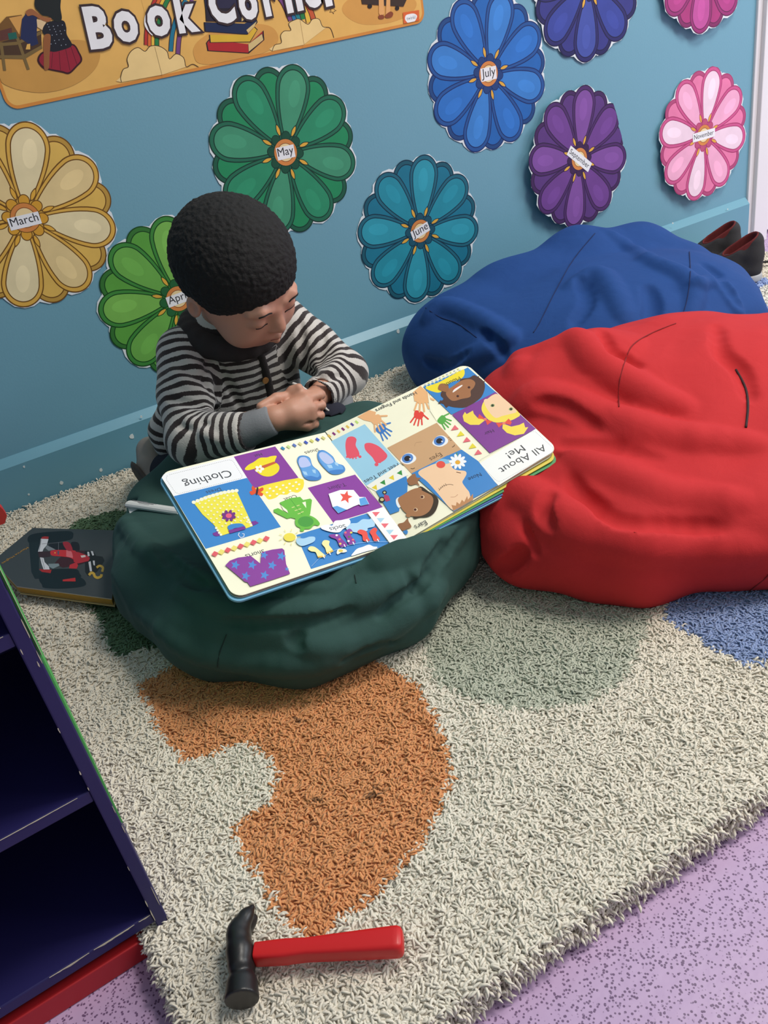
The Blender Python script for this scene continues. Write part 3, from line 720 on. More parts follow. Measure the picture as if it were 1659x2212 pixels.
def letters(t, a, b, hs, w=.045):
    B.text(t, a, b, (60, 44, 46), w + .045, hs, ref=w)
    B.text(t, a, b, (240, 240, 242), w, hs)
letters('B', g(705, 368), g(890, 350), 1.12); letters('o', g(915, 318), g(1095, 292), 1.18)
B.poly(sm(G([(1128, 130), (1150, 85), (1165, 180), (1190, 275), (1150, 240), (1125, 190)])), (238, 238, 240))
letters('o', g(1168, 268), g(1342, 250), 1.18); letters('k', g(1395, 245), g(1560, 225), 1.2)
letters('C', h(185, 155), h(350, 128), 1.25); letters('o', h(385, 128), h(505, 100), 1.35); letters('r', h(545, 100), h(640, 80), 1.25)
letters('n', h(690, 76), h(800, 52), 1.25); letters('e', h(815, 45), h(925, 25), 1.25); letters('r', h(950, 30), h(1060, 2), 1.2)
B.build('banner_lettering', banner, M_LAMI)['label'] = 'white rounded letters with a dark outline'

# ================================================================== NAVY BOOKCASE
M_NAVY = mat('navy_paint', (36, 32, 88), 0.5, 0.1, 200, 0.06, 12)
M_RED = mat('red_paint', (176, 30, 36), 0.5, 0.1, 200, 0.04, 12)
M_GREEN = mat('green_paint', (84, 178, 88), 0.5, 0.1, 200, 0.04, 12)
M_BARE = mat('chipped_cream_undercoat', (206, 196, 172), 0.8, 0.2, 300, 0.1, 60)
BX, BY, BA = -0.0365, -0.956, math.radians(3.2)
ca, sa = math.cos(BA), math.sin(BA)
def bc(x, y, z):   # bookcase frame: x to the right, y backwards, origin at the bottom front corner of the right side panel
    return (BX + ca * x - sa * y, BY + sa * x + ca * y, z)
def bbox8(m, x0, x1, y0, y1, z0, z1, mi=0):
    m.quadbox([bc(x0, y0, z0), bc(x1, y0, z0), bc(x1, y1, z0), bc(x0, y1, z0), bc(x0, y0, z1), bc(x1, y0, z1), bc(x1, y1, z1), bc(x0, y1, z1)], mi)
case = empty('bookcase', (BX, BY, 0), 'navy open bookcase with red plinth and chipped edges at lower left', 'bookcase')
DEP = 0.245; HGT = 0.56; WID = 0.62
def panel(x0, x1):
    m = MB(); bbox8(m, x0, x1, 0, DEP, 0.0005, HGT); return m.build('side_panel', [M_NAVY], case, bevel=0.0012)
rp = panel(-0.0105, 0); panel(-WID, -WID + 0.0105)
m = MB(); bbox8(m, 0, 0.0014, 0.004, DEP, 0.155, HGT); m.build('side_facing', M_GREEN, case)
m = MB(); bbox8(m, -WID + .0105, -0.0105, DEP - 0.008, DEP, 0.02, HGT); m.build('back_panel', M_NAVY, case)
m = MB(); bbox8(m, -WID + .0105, -0.0105, 0.001, 0.012, 0.0005, 0.0235); m.build('plinth', M_RED, case, bevel=0.001)
def shelf_z(px, py):
    z = 0.3
    for _ in range(30):
        p = np.array(bc(-0.0105, 0.001, z)); y = proj(p)[1]; z += (y - py) * 0.0005
    return z
zt = [shelf_z(340, 1974), shelf_z(208, 1709), shelf_z(32, 1368)]
for i, z in enumerate(zt + [HGT]):
    m = MB(); bbox8(m, -WID + .0105, -0.0105, 0.001, DEP - .008, z - 0.0118, z); m.build('shelf', M_NAVY, case, bevel=0.0012)
# worn paint: bare strips along edges
def chip(x0, x1, y, z, w, n):
    """ragged flat chip on a front edge, running in x"""
    top = []; bot = []
    for i in range(n + 1):
        x = x0 + (x1 - x0) * i / n; k = math.sin(PI * (i + .3) / (n + .6))
        top.append(bc(x, y, z + 0.0002)); bot.append(bc(x, y, z - w * k * random.uniform(.35, 1.0)))
    m = MB(); m.prism(top + bot[::-1], np.array(bc(0, -0.0004, 0)) - np.array(bc(0, 0, 0)), 0); m.build('bare_edge', M_BARE, case)
chip(-.062, -.026, .0008, zt[0] - .0002, .0022, 12); chip(-.10, -.066, .0008, zt[0] - .0002, .0016, 12); chip(-.022, -.0115, .0008, zt[0] - .0002, .001, 8)
chip(-.19, -.14, .0008, zt[0] - .0002, .0007, 14); chip(-.09, -.02, .0008, zt[1] - .0002, .0005, 22); chip(-.13, -.10, .0008, zt[1] - .0002, .0010, 8); chip(-.08, -.015, .0008, zt[2] - .0002, .0006, 22)
for x, z, w, hh in ((-.0004, .02, .0013, .035), (-.0012, .065, .0009, .03), (-.0100, .045, .0012, .018), (-.0101, .062, .0010, .01), (-.0104, .225, .0012, .005), (-.0103, .27, .0010, .006), (-.0104, .207, .0009, .004), (-.0005, .335, .0009, .014), (-.0004, .36, .0011, .02), (-.0005, .152, .0008, .012), (-.0006, .176, .0008, .01), (-.0103, .11, .0006, .006), (-.0090, .345, .0008, .006), (-.0030, .330, .0012, .006)):
    P = [bc(x + .5 * w * math.cos(t) * random.uniform(.4, 1), -0.0002, z + hh * .5 * math.sin(t) * random.uniform(.8, 1)) for t in np.linspace(0, 2 * PI, 9, endpoint=False)]
    m = MB(); m.prism(P, np.array(bc(0, 0.0004, 0)) - np.array(bc(0, 0, 0)), 0); m.build('paint_chip', M_BARE, case)
for z, hh in ((.37, .03), (.345, .012), (.40, .01)):
    P = [bc(.0015, .003 + .004 * math.cos(t) * random.uniform(.6, 1), z + hh * math.sin(t)) for t in np.linspace(0, 2 * PI, 9, endpoint=False)]
    m = MB(); m.prism(P, np.array(bc(.0003, 0, 0)) - np.array(bc(0, 0, 0)), 0); m.build('paint_chip', M_BARE, case)
# rounded red rear upstand of the bookcase
p = atY(10, 1092, -0.70)
m = MB(); pts = []
for a in np.linspace(0, PI / 2, 8): pts.append((p[0] - .002 - .014 + .014 * math.cos(a), -.700, p[2] - .002 + .014 * math.sin(a)))
pts = pts + [(p[0] - .30, -.700, p[2] + .012), (p[0] - .30, -.700, p[2] - .012)] + [(p[0] - .006, -.700, p[2] - .0125), (p[0] - .0015, -.700, p[2] - .006)]
redrail = m; m.prism(pts, (0, -0.010, 0), 0); ro = m.build('red_rail', M_RED, case)

# ================================================================== BEAN BAGS
def cloth(name, col, col2=None, rough=0.85):
    m, nt, b = newmat(name); b.inputs['Roughness'].default_value = rough; b.inputs['Specular IOR Level'].default_value = 0.25
    b.inputs['Sheen Weight'].default_value = 0.25; b.inputs['Sheen Roughness'].default_value = 0.4; b.inputs['Sheen Tint'].default_value = lin(tuple(min(255, v + 40) for v in col))
    tc = nt.nodes.new('ShaderNodeTexCoord')
    w1 = nt.nodes.new('ShaderNodeTexNoise'); w1.inputs['Scale'].default_value = 900; nt.links.new(tc.outputs['Object'], w1.inputs['Vector'])
    w2 = nt.nodes.new('ShaderNodeTexNoise'); w2.inputs['Scale'].default_value = 26; w2.inputs['Detail'].default_value = 3; w2.inputs['Distortion'].default_value = 0.6; nt.links.new(tc.outputs['Object'], w2.inputs['Vector'])
    ad = nt.nodes.new('ShaderNodeMath'); ad.operation = 'MULTIPLY_ADD'; ad.inputs[1].default_value = 0.12; nt.links.new(w1.outputs['Fac'], ad.inputs[0]); nt.links.new(w2.outputs['Fac'], ad.inputs[2])
    bp = nt.nodes.new('ShaderNodeBump'); bp.inputs['Strength'].default_value = 0.35; bp.inputs['Distance'].default_value = 0.004
    nt.links.new(ad.outputs['Value'], bp.inputs['Height']); nt.links.new(bp.outputs['Normal'], b.inputs['Normal'])
    mx = nt.nodes.new('ShaderNodeMix'); mx.data_type = 'RGBA'; mx.inputs['A'].default_value = lin(col); mx.inputs['B'].default_value = lin(col2 or col)
    nt.links.new(w2.outputs['Fac'], mx.inputs['Factor']); nt.links.new(mx.outputs['Result'], b.inputs['Base Color']); return m
M_BAGG = cloth('dark_green_polycotton', (48, 76, 72), (54, 84, 79)); M_BAGR = cloth('red_polycotton', (190, 42, 46), (198, 48, 50)); M_BAGB = cloth('royal_blue_polycotton', (30, 66, 126), (34, 72, 134))
M_SEAMG = mat('green_seam_thread', (24, 44, 40), 0.9); M_SEAMR = mat('red_seam_thread', (136, 24, 28), 0.9); M_SEAMB = mat('blue_seam_thread', (18, 34, 82), 0.9); M_ZIP = mat('dark_zip_tape', (50, 28, 30), 0.8)
def seam(vol, pix, rad, name, m, parent, lift=0.0009):
    P = []
    for q in smooth_open(pix, 5):
        p, g = vol.hit(*q)
        if not vol.miss: P.append(p + g * (lift + rad * 0.3))
    keep = [P[0]]
    for q in P[1:]:
        if np.linalg.norm(q - keep[-1]) < .06: keep.append(q)
    b = MB(); b.tube(keep, rad, 6); return b.build(name, m, parent, smooth=True)

# --- book pose (needed for the hollow it presses into the bags)
BW, BH = 0.22, 0.1967
PT = np.array([0.3548, -0.5613, 0.2189]); a_ = None
book = {}
def solve_book():
    obs = np.array([(347, 1020), (505, 1290), (703, 932), (879, 1165), (1005, 787), (1203, 970)], float)
    def model(q):
        P = q[0:3]; r = q[3:6]; th = np.linalg.norm(r) + 1e-12; k = r / th
        K = np.array([[0, -k[2], k[1]], [k[2], 0, -k[0]], [-k[1], k[0], 0]]); M = np.eye(3) + math.sin(th) * K + (1 - math.cos(th)) * K @ K
        sp = M @ np.array([0, -1, 0]); L = M @ np.array([-math.cos(q[6]), 0, math.sin(q[6])]); R = M @ np.array([math.cos(q[7]), 0, math.sin(q[7])])
        Q = P + q[8] * sp; w = BW
        return np.array([P + w * L, Q + w * L, P, Q, P + w * R, Q + w * R])
    def res(q): return (proj(model(q)) - obs).ravel()
    q = np.array([.355, -.56, .22, .38, .08, .03, .1, .2, .197]); lam = 1e-2; r = res(q)
    for _ in range(200):
        J = np.array([(res(q + 1e-6 * e) - r) / 1e-6 for e in np.eye(9)]).T; Hh = J.T @ J
        d = np.linalg.solve(Hh + lam * np.diag(np.diag(Hh) + 1e-9), -J.T @ r); r2 = res(q + d)
        if r2 @ r2 < r @ r: q = q + d; r = r2; lam *= .3
        else: lam *= 4
    return model(q)
BL_T, BL_B, SP_T, SP_B, BR_T, BR_B = solve_book()

def hollow(vol, drop):
    """press the open book into the bag: remove what lies above each cover plane"""
    for A0, B0, C0, D0 in ((BL_T, BL_B, SP_B, SP_T), (SP_T, SP_B, BR_B, BR_T)):
        n = np.cross(B0 - A0, D0 - A0); n /= np.linalg.norm(n); n = n if n[2] > 0 else -n
        c = (A0 + B0 + C0 + D0) / 4
        ex = (D0 - A0) / np.linalg.norm(D0 - A0); ey = np.cross(n, ex)
        sl, X, Y, Z = vol._sub(c - .2, c + .2)
        X = X - c[0]; Y = Y - c[1]; Z = Z - c[2]
        u = np.abs(X * ex[0] + Y * ex[1] + Z * ex[2]) - .112; v = np.abs(X * ey[0] + Y * ey[1] + Z * ey[2]) - .100; w = X * n[0] + Y * n[1] + Z * n[2] + drop
        d = np.maximum(np.maximum(u, v), -w); vol._mix(sl, d, 0.012, 'sub')

# green bag
vg = Vol((.02, -.86, .01), (.68, -.22, .26), .0028)
vg.ell((.285, -.545, .085), (.215, .235, .072), 0)
vg.chain([(.115, -.40, .085), (.105, -.53, .082), (.135, -.655, .080), (.212, -.728, .078), (.32, -.738, .078), (.42, -.682, .085), (.455, -.60, .09), (.50, -.47, .095), (.53, -.40, .09)], [.045, .05, .052, .052, .050, .052, .055, .055, .045], .05)
vg.chain([(.16, -.33, .10), (.25, -.33, .12), (.36, -.37, .13), (.46, -.41, .12)], [.040, .045, .045, .045], .05)
vg.ell((.35, -.50, .12), (.16, .10, .06), .05)
vg.ripple(.0011, 26, 1.0)
hollow(vg, .0125)
vg.fold([(262, 1120), (310, 1180), (400, 1235), (470, 1255)], .014, .006)
vg.fold([(380, 1270), (450, 1300), (560, 1325), (680, 1320), (780, 1290), (900, 1240), (1000, 1160)], .016, .007)
vg.fold([(728, 1228), (770, 1212), (840, 1196), (920, 1172), (990, 1130), (1024, 1095)], .020, .008, .016)
hollow(vg, .0150)
vg.fold([(560, 1285), (640, 1272), (700, 1275), (735, 1250), (745, 1225)], .010, .006, .008)
vg.fold([(880, 1240), (910, 1290), (900, 1320)], .006, .004, .008, 'sub')
vg.fold([(960, 1170), (935, 1215), (915, 1250)], .007, .005, .008, 'sub')
vg.fold([(640, 1395), (720, 1400), (820, 1370), (900, 1310), (960, 1270)], .018, .007)
vg.fold([(300, 1330), (400, 1400), (520, 1435), (650, 1440), (740, 1430)], .016, .004)
vg.fold([(490, 1345), (560, 1350), (680, 1345), (760, 1318)], .008, .005, .008, 'sub')
vg.fold([(650, 1400), (630, 1385), (650, 1370)], .007, .004, .008, 'sub')
vg.fold([(820, 1330), (850, 1300), (900, 1270), (960, 1200), (1000, 1140)], .007, .005, .008, 'sub')
vg.fold([(740, 1430), (800, 1405), (860, 1385)], .006, .004, .006, 'sub')
vg.fold([(440, 1270), (390, 1235), (340, 1180)], .008, .005, .01, 'sub')
vg.fold([(290, 1080), (262, 1110), (240, 1150), (228, 1200)], .006, .005, .006, 'sub')
vg.plane((0, 0, .027), (0, 0, -1), .004)
me, _ = vg.mesh('bean_bag')
bagg = link('bean_bag', me, None, M_BAGG, True, origin=(.29, -.55, .028)); tag(bagg, 'dark green bean bag with the open board book lying on it', 'bean bag', 'bean bags on the rug')
seam(vg, [(770, 1262), (765, 1240), (757, 1225)], .0006, 'seam', M_SEAMG, bagg)
seam(vg, [(470, 1440), (475, 1410), (490, 1370)], .0005, 'seam', M_SEAMG, bagg)

# red bag
vr = Vol((.40, -1.12, .01), (1.36, -.30, .30), .0034)
vr.ell((.88, -.70, .100), (.33, .25, .090), 0)
vr.ell((.60, -.735, .095), (.135, .16, .062), .07)
vr.ell((.85, -.64, .130), (.19, .14, .076), .06); vr.ell((.745, -.615, .172), (.085, .080, .058), .05)
vr.ell((.655, -.60, .14), (.085, .10, .075), .05)
vr.chain([(.50, -.77, .07), (.595, -.868, .07), (.71, -.935, .075), (.88, -.995, .078), (1.09, -.97, .085)], [.035, .045, .050, .052, .05], .06)
vr.ell((1.08, -.83, .085), (.19, .20, .078), .05)
vr.ripple(.0014, 16, 2.0)
hollow(vr, .0125)
vr.fold([(1120, 880), (1180, 860), (1300, 900), (1450, 940), (1640, 960)], .028, .010, .02)
vr.fold([(1110, 800), (1150, 745), (1240, 730), (1300, 790), (1400, 850), (1480, 880)], .024, .009, .02)
vr.fold([(1040, 1110), (1120, 1060), (1200, 1110), (1290, 1150), (1450, 1180), (1640, 1190)], .026, .010, .02)
vr.fold([(1240, 985), (1330, 1020), (1450, 1060), (1600, 1080)], .024, .005, .02)
vr.fold([(1160, 870), (1220, 880), (1290, 925)], .010, .004, .012, 'sub')
vr.fold([(1230, 1030), (1260, 1070), (1330, 1115), (1420, 1130), (1560, 1140)], .012, .008, .012, 'sub')
vr.fold([(1190, 1060), (1170, 1100), (1190, 1140)], .009, .006, .010, 'sub')
vr.fold([(1040, 1225), (1080, 1228), (1110, 1215), (1130, 1190)], .010, .008, .010, 'sub')
vr.fold([(1300, 715), (1325, 760), (1380, 790)], .010, .006, .012, 'sub')
vr.fold([(1550, 705), (1560, 760), (1600, 800), (1620, 860)], .012, .006, .014, 'sub')
vr.fold([(1130, 1130), (1145, 1165), (1160, 1200)], .005, .004, .006, 'sub')
vr.fold([(1210, 960), (1300, 960), (1420, 990)], .010, .004, .014, 'sub')
vr.carve(vg)
vr.plane((0, 0, .027), (0, 0, -1), .004)
me, _ = vr.mesh('bean_bag')
bagr = link('bean_bag', me, None, M_BAGR, True, origin=(.88, -.70, .028)); tag(bagr, 'bright red bean bag at right nearest the camera', 'bean bag', 'bean bags on the rug')
seam(vr, [(1337, 880), (1338, 830), (1350, 780), (1368, 745), (1410, 720), (1460, 700)], .0008, 'seam', M_SEAMR, bagr)
seam(vr, [(1590, 800), (1610, 840), (1615, 880), (1611, 925)], .0016, 'zip', M_ZIP, bagr)
seam(vr, [(1600, 1290), (1650, 1250), (1659, 1240)], .0007, 'seam', M_SEAMR, bagr)

# blue bag
vb = Vol((.60, -.68, .01), (1.56, -.02, .30), .0036)
vb.ell((1.04, -.31, .10), (.30, .24, .105), 0)
vb.chain([(.80, -.17, .09), (.95, -.155, .125), (1.12, -.16, .160), (1.25, -.175, .140), (1.325, -.235, .10)], [.085, .08, .065, .058, .050], .05)
vb.chain([(.80, -.17, .09), (.82, -.28, .08), (.92, -.38, .08)], [.085, .07, .07], .06)
vb.chain([(1.325, -.235, .085), (1.285, -.35, .07), (1.19, -.47, .07)], [.050, .060, .06], .04)
vb.ripple(.0015, 15, 3.0)
vb.fold([(960, 800), (1020, 770), (1080, 745), (1110, 720)], .018, .008, .014)
vb.fold([(920, 690), (960, 660), (1040, 690), (1110, 730)], .020, .008, .016)
vb.fold([(1230, 620), (1290, 590), (1330, 640), (1350, 690)], .022, .007, .018)
vb.fold([(1310, 500), (1400, 560), (1480, 600), (1500, 640), (1490, 690)], .020, .008, .018)
vb.fold([(1500, 610), (1560, 620), (1600, 690)], .016, .008, .014)
vb.fold([(1010, 760), (960, 790), (920, 780)], .010, .006, .010, 'sub')
vb.fold([(1040, 720), (1070, 740), (1090, 770)], .009, .006, .010, 'sub')
vb.fold([(1400, 620), (1410, 660), (1400, 695)], .014, .007, .016, 'sub')
vb.fold([(1250, 600), (1270, 650), (1240, 700)], .012, .005, .014, 'sub')
vb.fold([(1520, 570), (1560, 600), (1600, 660)], .010, .005, .012, 'sub')
vb.carve(vr); vb.carve(vg)
vb.cap((1.535, -.25, .055), (1.40, -.172, .055), .034, .034, .004, 'sub')
vb.plane((0, 0, .027), (0, 0, -1), .004); vb.plane((0, -.018, 0), (0, 1, 0), .01)
me, _ = vb.mesh('bean_bag')
bagb = link('bean_bag', me, None, M_BAGB, True, origin=(1.08, -.31, .028)); tag(bagb, 'royal blue bean bag slumped against the wall', 'bean bag', 'bean bags on the rug')
seam(vb, [(1285, 505), (1240, 560), (1200, 630), (1165, 700), (1152, 720)], .0008, 'seam', M_SEAMB, bagb)
seam(vb, [(1489, 545), (1491, 600), (1484, 650), (1472, 690)], .0008, 'seam', M_SEAMB, bagb)
seam(vb, [(905, 655), (950, 685), (990, 700), (1030, 730)], .0007, 'seam', M_SEAMB, bagb)

# white care labels on the green bag
M_TAG = mat('white_satin_label', (222, 222, 220), 0.5, 0.1, 200); M_INK = mat('grey_ink', (120, 120, 125), 0.8)
pa, ga = vg.hit(283, 1092); pb, gb = vg.hit(392, 1118)
lab = empty('care_label', pa, 'white folded care labels sticking out of the green bean bag', 'label')
A0 = atZ(279, 1089, pa[2] + .016); A1 = atZ(392, 1106, pa[2] + .022)
dx = (A1 - A0) / np.linalg.norm(A1 - A0); up = np.array([0, 0, 1.0]); sd = np.cross(up, dx)
b = MB(); b.tube([A0 + dx * t * np.linalg.norm(A1 - A0) for t in np.linspace(0, 1, 6)], .0078, 12, flat=.65); r = b.build('rolled_label', M_TAG, lab, smooth=False)
b = MB()
B0 = atZ(283, 1117, pa[2] + .010); B1 = atZ(392, 1114, pa[2] + .014)
P = [A0 - sd * .004 - up * .003, B0, B0 + (B1 - B0) * .25 - sd * .0 + up * .001, B1, A1 - sd * .004 - up * .003]
b.prism(P, (0, 0, -.0006)); b.build('flat_label', M_TAG, lab)
b = MB()
for k, (o1, l0, l1) in enumerate(((.0052, .35, .65), (.0030, .28, .75), (.0008, .12, .80), (-.0015, .05, .5))):
    n0 = -sd * o1 * .0
    q0 = A0 + dx * .07 * l0 + sd * (.0018 - k * .0022) * -1; q1 = A0 + dx * .07 * l1 + sd * (.0018 - k * .0022) * -1
    hz = .0078 * .65 * math.sqrt(max(0.05, 1 - ((.0018 - k * .0022) / .0078) ** 2)) + .0002
    b.prism([q0 + up * hz - sd * .0004, q1 + up * hz - sd * .0004, q1 + up * hz + sd * .0004, q0 + up * hz + sd * .0004], (0, 0, .0001))
b.build('printing', M_INK, lab)

# ================================================================== OPEN BOARD BOOK
cA = lambda x, y: (330 + x / 3.318, 760 + y / 3.318)
cB = lambda x, y: (700 + x / 3.072, 760 + y / 3.072)
cC = lambda x, y: (900 + x / 5.184, 780 + y / 5.184)
cD = lambda x, y: (640 + x / 5.184, 1060 + y / 5.184)
cE = lambda x, y: (340 + x / 4.608, 960 + y / 4.608)
mp = lambda f, L: [f(*p) for p in L]
def pnorm(a, b, c):
    n = np.cross(b - a, c - a); n /= np.linalg.norm(n); return n if n[2] > 0 else -n
NL = pnorm(BL_T, BL_B, SP_B); NR = pnorm(SP_T, SP_B, BR_B)
bk = empty('board_book', (SP_B + SP_T) / 2, 'open picture board book spread across the green bean bag', 'book')
CREAM = (255, 250, 222); PUR = (142, 62, 158); BLU = (62, 136, 206); DK = (62, 62, 66); LB = (166, 214, 238); YEL = (250, 226, 60); REDP = (238, 84, 70); PINKP = (238, 112, 122)
def rounded_page(c4, rnd, r):
    """c4 corners in order, rnd flags which get rounded (3-D points)"""
    out = []; n = len(c4)
    for i in range(n):
        P = c4[i]; A_ = c4[i - 1]; B_ = c4[(i + 1) % n]
        if not rnd[i]: out.append(P); continue
        a = (A_ - P) / np.linalg.norm(A_ - P); b = (B_ - P) / np.linalg.norm(B_ - P)
        for t in np.linspace(0, PI / 2, 7): out.append(P + a * r * (1 - math.sin(t)) + b * r * (1 - math.cos(t)))
    return out
M_CYAN = mat('light_blue_cover_board', (110, 176, 214), 0.4, 0.0); M_CARD = mat('grey_card_edge', (196, 190, 170), 0.8); M_PGWHITE = mat('cream_page', (240, 238, 220), 0.5)
def slab(name, corners, rnd, n, drop0, thick, mats_, grow=0.0, parent=bk):
    c = sum(corners) / 4
    cs = [c + (p - c) * (1 + grow) for p in corners]
    P = rounded_page(cs, rnd, .0125); P = [p - n * drop0 for p in P]
    b = MB(); b.prism(P, -n * thick, 0, side=1); return b.build(name, mats_, parent)
# true page corners read on each page plane
AL = Art(BL_T, NL); AR = Art(SP_T, NR)
LT, LBt = AL.pix(345, 1022), AL.pix(506, 1292); ST, SB = (SP_T + AL.pix(703, 932)) / 2, AL.pix(879, 1166)
RT, RBt = AR.pix(1007, 785), AR.pix(1206, 971); SRT, SRB = AR.pix(703, 932), AR.pix(879, 1166)
slab('left_page', [ST, LT, LBt, SB], [0, 1, 1, 0], NL, 0.0002, .0016, [M_PGWHITE, M_CARD])
slab('right_page', [SRT, SRB, RBt, RT], [0, 0, 1, 1], NR, 0.0002, .0016, [M_PGWHITE, M_CARD])
off = (LT - ST); off /= np.linalg.norm(off); offd = (LBt - LT); offd /= np.linalg.norm(offd)
slab('cover', [ST + 0 * off, LT + off * .003, LBt + off * .003 + offd * .003, SB + offd * .003], [0, 1, 1, 0], NL, .0046, .0026, [M_CYAN, M_CYAN])
slab('page_leaf', [ST, LT + off * .0004, LBt + off * .0004 + offd * .0006, SB + offd * .0006], [0, 1, 1, 0], NL, .0020, .0012, [mat('plum_printed_leaf', (70, 40, 64), 0.4), M_CARD])
ofr = (RT - SRT); ofr /= np.linalg.norm(ofr); ofe = (RBt - RT); ofe /= np.linalg.norm(ofe)
def leaf(nm, dr, dd, th, col, edge):   # leaves fanned out below the right page: each hangs a little lower at its outer end
    b = MB(); P = [SRT - NR * .0022, SRB - NR * .0022 + ofe * dd * .4, RBt - NR * dr + ofe * dd - ofr * .004, RT - NR * dr - ofr * .004]
    P = rounded_page(P, [0, 0, 1, 1], .0125); b.prism(P, -NR * th, 0, side=1); return b.build(nm, [mat('leaf_print', col, 0.4), mat('leaf_edge', edge, 0.6)], bk)
leaf('page_leaf', .0040, .0015, .0012, (236, 232, 200), (150, 160, 150)); leaf('page_leaf', .0068, .006, .0012, (226, 206, 70), (220, 205, 80))
leaf('page_leaf', .0100, .010, .0012, (60, 150, 84), (50, 130, 80)); leaf('page_leaf', .0130, .013, .0012, (60, 96, 170), (70, 100, 160)); leaf('cover', .0162, .015, .0024, (110, 190, 222), (110, 186, 214))

# ---- left page print
A = AL
A.poly([tuple(q) for q in proj(np.array(rounded_page([ST, LT, LBt, SB], [0, 1, 1, 0], .0125)))], CREAM)
ti = mp(cE, [(760, 120), (890, 335), (160, 515)]); tl0, tl1 = cE(45, 300), cE(80, 290)
A.poly([cE(42, 330), cE(62, 300), cE(85, 286), cE(760, 122), cE(892, 335), cE(162, 516)], (250, 248, 250))
fr_ = mp(cE, [(120, 302), (715, 152), (752, 165), (845, 315), (830, 338), (215, 490), (180, 480), (90, 350), (92, 318), (120, 302)])
A.dashed(fr_, .7, (120, 120, 120), 2, 2)
A.text('Clothing', cE(712, 252), cE(248, 372), DK, .0)
A.poly(mp(cE, [(760, 122), (1172, 20), (1405, 332), (960, 438)]), PUR)                    # hat tile
A.poly(mp(cE, [(162, 516), (892, 333), (1230, 822), (480, 1040)]), BLU)                    # dress tile
A.poly(sm(mp(cE, [(960, 438), (1405, 335), (1455, 420), (1400, 480), (1330, 470), (1290, 500), (1220, 500), (1180, 530), (1105, 548), (1060, 500)]), 3), YEL)
A.poly([cA(1110, 975), cA(1450, 880), cD(975, 192), cD(415, 360)], PUR)                   # t-shirt tile
A.poly([cD(0, 497), cD(790, 255), cD(1048, 602), cD(165, 878)], BLU)                      # socks tile
A.text('Hat', cE(1030, 85), cE(958, 106), DK, .0); A.text('Dress', cE(622, 430), cE(478, 468), DK, .0); A.text('Coat', cE(1372, 500), cE(1250, 540), DK, .0)
A.text('Shoes', cA(1182, 690), cA(1084, 718), DK, .0); A.text('T-Shirt', cA(1374, 938), cA(1250, 972), (76, 40, 84), .0); A.text('Shorts', cE(1055, 1045), cE(868, 1100), DK, .0)
# hat
A.poly(sm(mp(cE, [(870, 245), (905, 205), (960, 175), (1020, 135), (1090, 130), (1130, 118), (1185, 115), (1175, 150), (1150, 195), (1060, 215), (960, 245), (900, 258)])), (248, 226, 40))
A.poly(sm(mp(cE, [(975, 240), (1150, 190), (1190, 190), (1215, 225), (1200, 275), (1140, 315), (1070, 318), (1010, 290)])), (244, 222, 36))
A.poly(mp(cE, [(965, 240), (1160, 172), (1186, 186), (990, 268)]), (206, 92, 50))
for k in range(5): A.poly(ellp(*cE(1016 + 26 * math.cos(k * 1.256), 245 + 20 * math.sin(k * 1.256)), 4.6, 3.2, k * 1.256), (250, 246, 230))
A.poly(ellp(*cE(1016, 245), 2.2, 2), (240, 170, 60))
# polka dots on the yellow patch
for x, y in ((1120, 440), (1185, 425), (1250, 408), (1315, 393), (1380, 378), (1090, 480), (1155, 465), (1220, 448), (1285, 432), (1350, 416), (1410, 400), (1120, 512), (1190, 497), (1255, 482), (1320, 462), (1390, 445)): A.poly(ellp(*cE(x, y), 2.8, 2.0, -.2, 12), (252, 248, 226))
# butterfly
for P in ([(985, 455), (950, 415), (938, 440), (955, 470)], [(985, 462), (920, 470), (935, 505), (975, 490)], [(1000, 455), (1045, 430), (1055, 455), (1020, 475)], [(1000, 470), (1050, 490), (1040, 515), (1000, 500)]): A.poly(sm(mp(cE, P)), (232, 84, 40))
A.poly(sm(mp(cE, [(990, 430), (1006, 440), (995, 500), (978, 498)])), (60, 30, 40))
# dress on a hanger
A.poly(sm(mp(cE, [(552, 890), (590, 872), (940, 770), (985, 770), (980, 800), (640, 905), (570, 912)]), 3), (124, 52, 150))
A.line(mp(cE, [(815, 880), (805, 905), (830, 932), (860, 920), (865, 895), (845, 890)]), 1.6, (238, 238, 248))
A.poly(mp(cE, [(358, 580), (470, 520), (640, 470), (790, 468), (860, 620), (950, 815), (880, 838), (872, 815), (790, 815), (715, 850), (718, 885), (640, 910), (560, 800), (450, 700)]), (246, 232, 74))
for i in range(12):
    t = i / 11; A.poly(ellp(*cE(362 + 425 * t, 578 - 118 * math.sin(t * 1.35)), 4.6, 3.8, 0, 10), (250, 246, 220))
for x, y in ((890, 730), (905, 755), (918, 780), (932, 805), (585, 835), (600, 858), (615, 882), (632, 902)): A.poly(ellp(*cE(x, y), 2.8, 2.6, 0, 10), (250, 246, 220))
for j in range(8):
    for i in range(11):
        x = 420 + i * 46 + j * 28 + (i % 2) * 12; y = 590 - i * 13 + j * 38 + (i % 2) * 14
        if inpoly([(400, 585), (640, 490), (775, 485), (850, 640), (920, 790), (880, 800), (700, 830), (640, 880), (580, 800), (470, 700)], np.array([x]), np.array([y]))[0]: A.poly(ellp(*cE(x, y), 2.3, 1.8, 0, 8), (252, 248, 210))
A.poly(sm(mp(cE, [(700, 840), (705, 815), (760, 795), (840, 795), (875, 830), (850, 828), (770, 840), (722, 862)])), BLU)
A.poly(mp(cE, [(705, 862), (862, 818), (878, 848), (722, 892)]), (124, 52, 150))
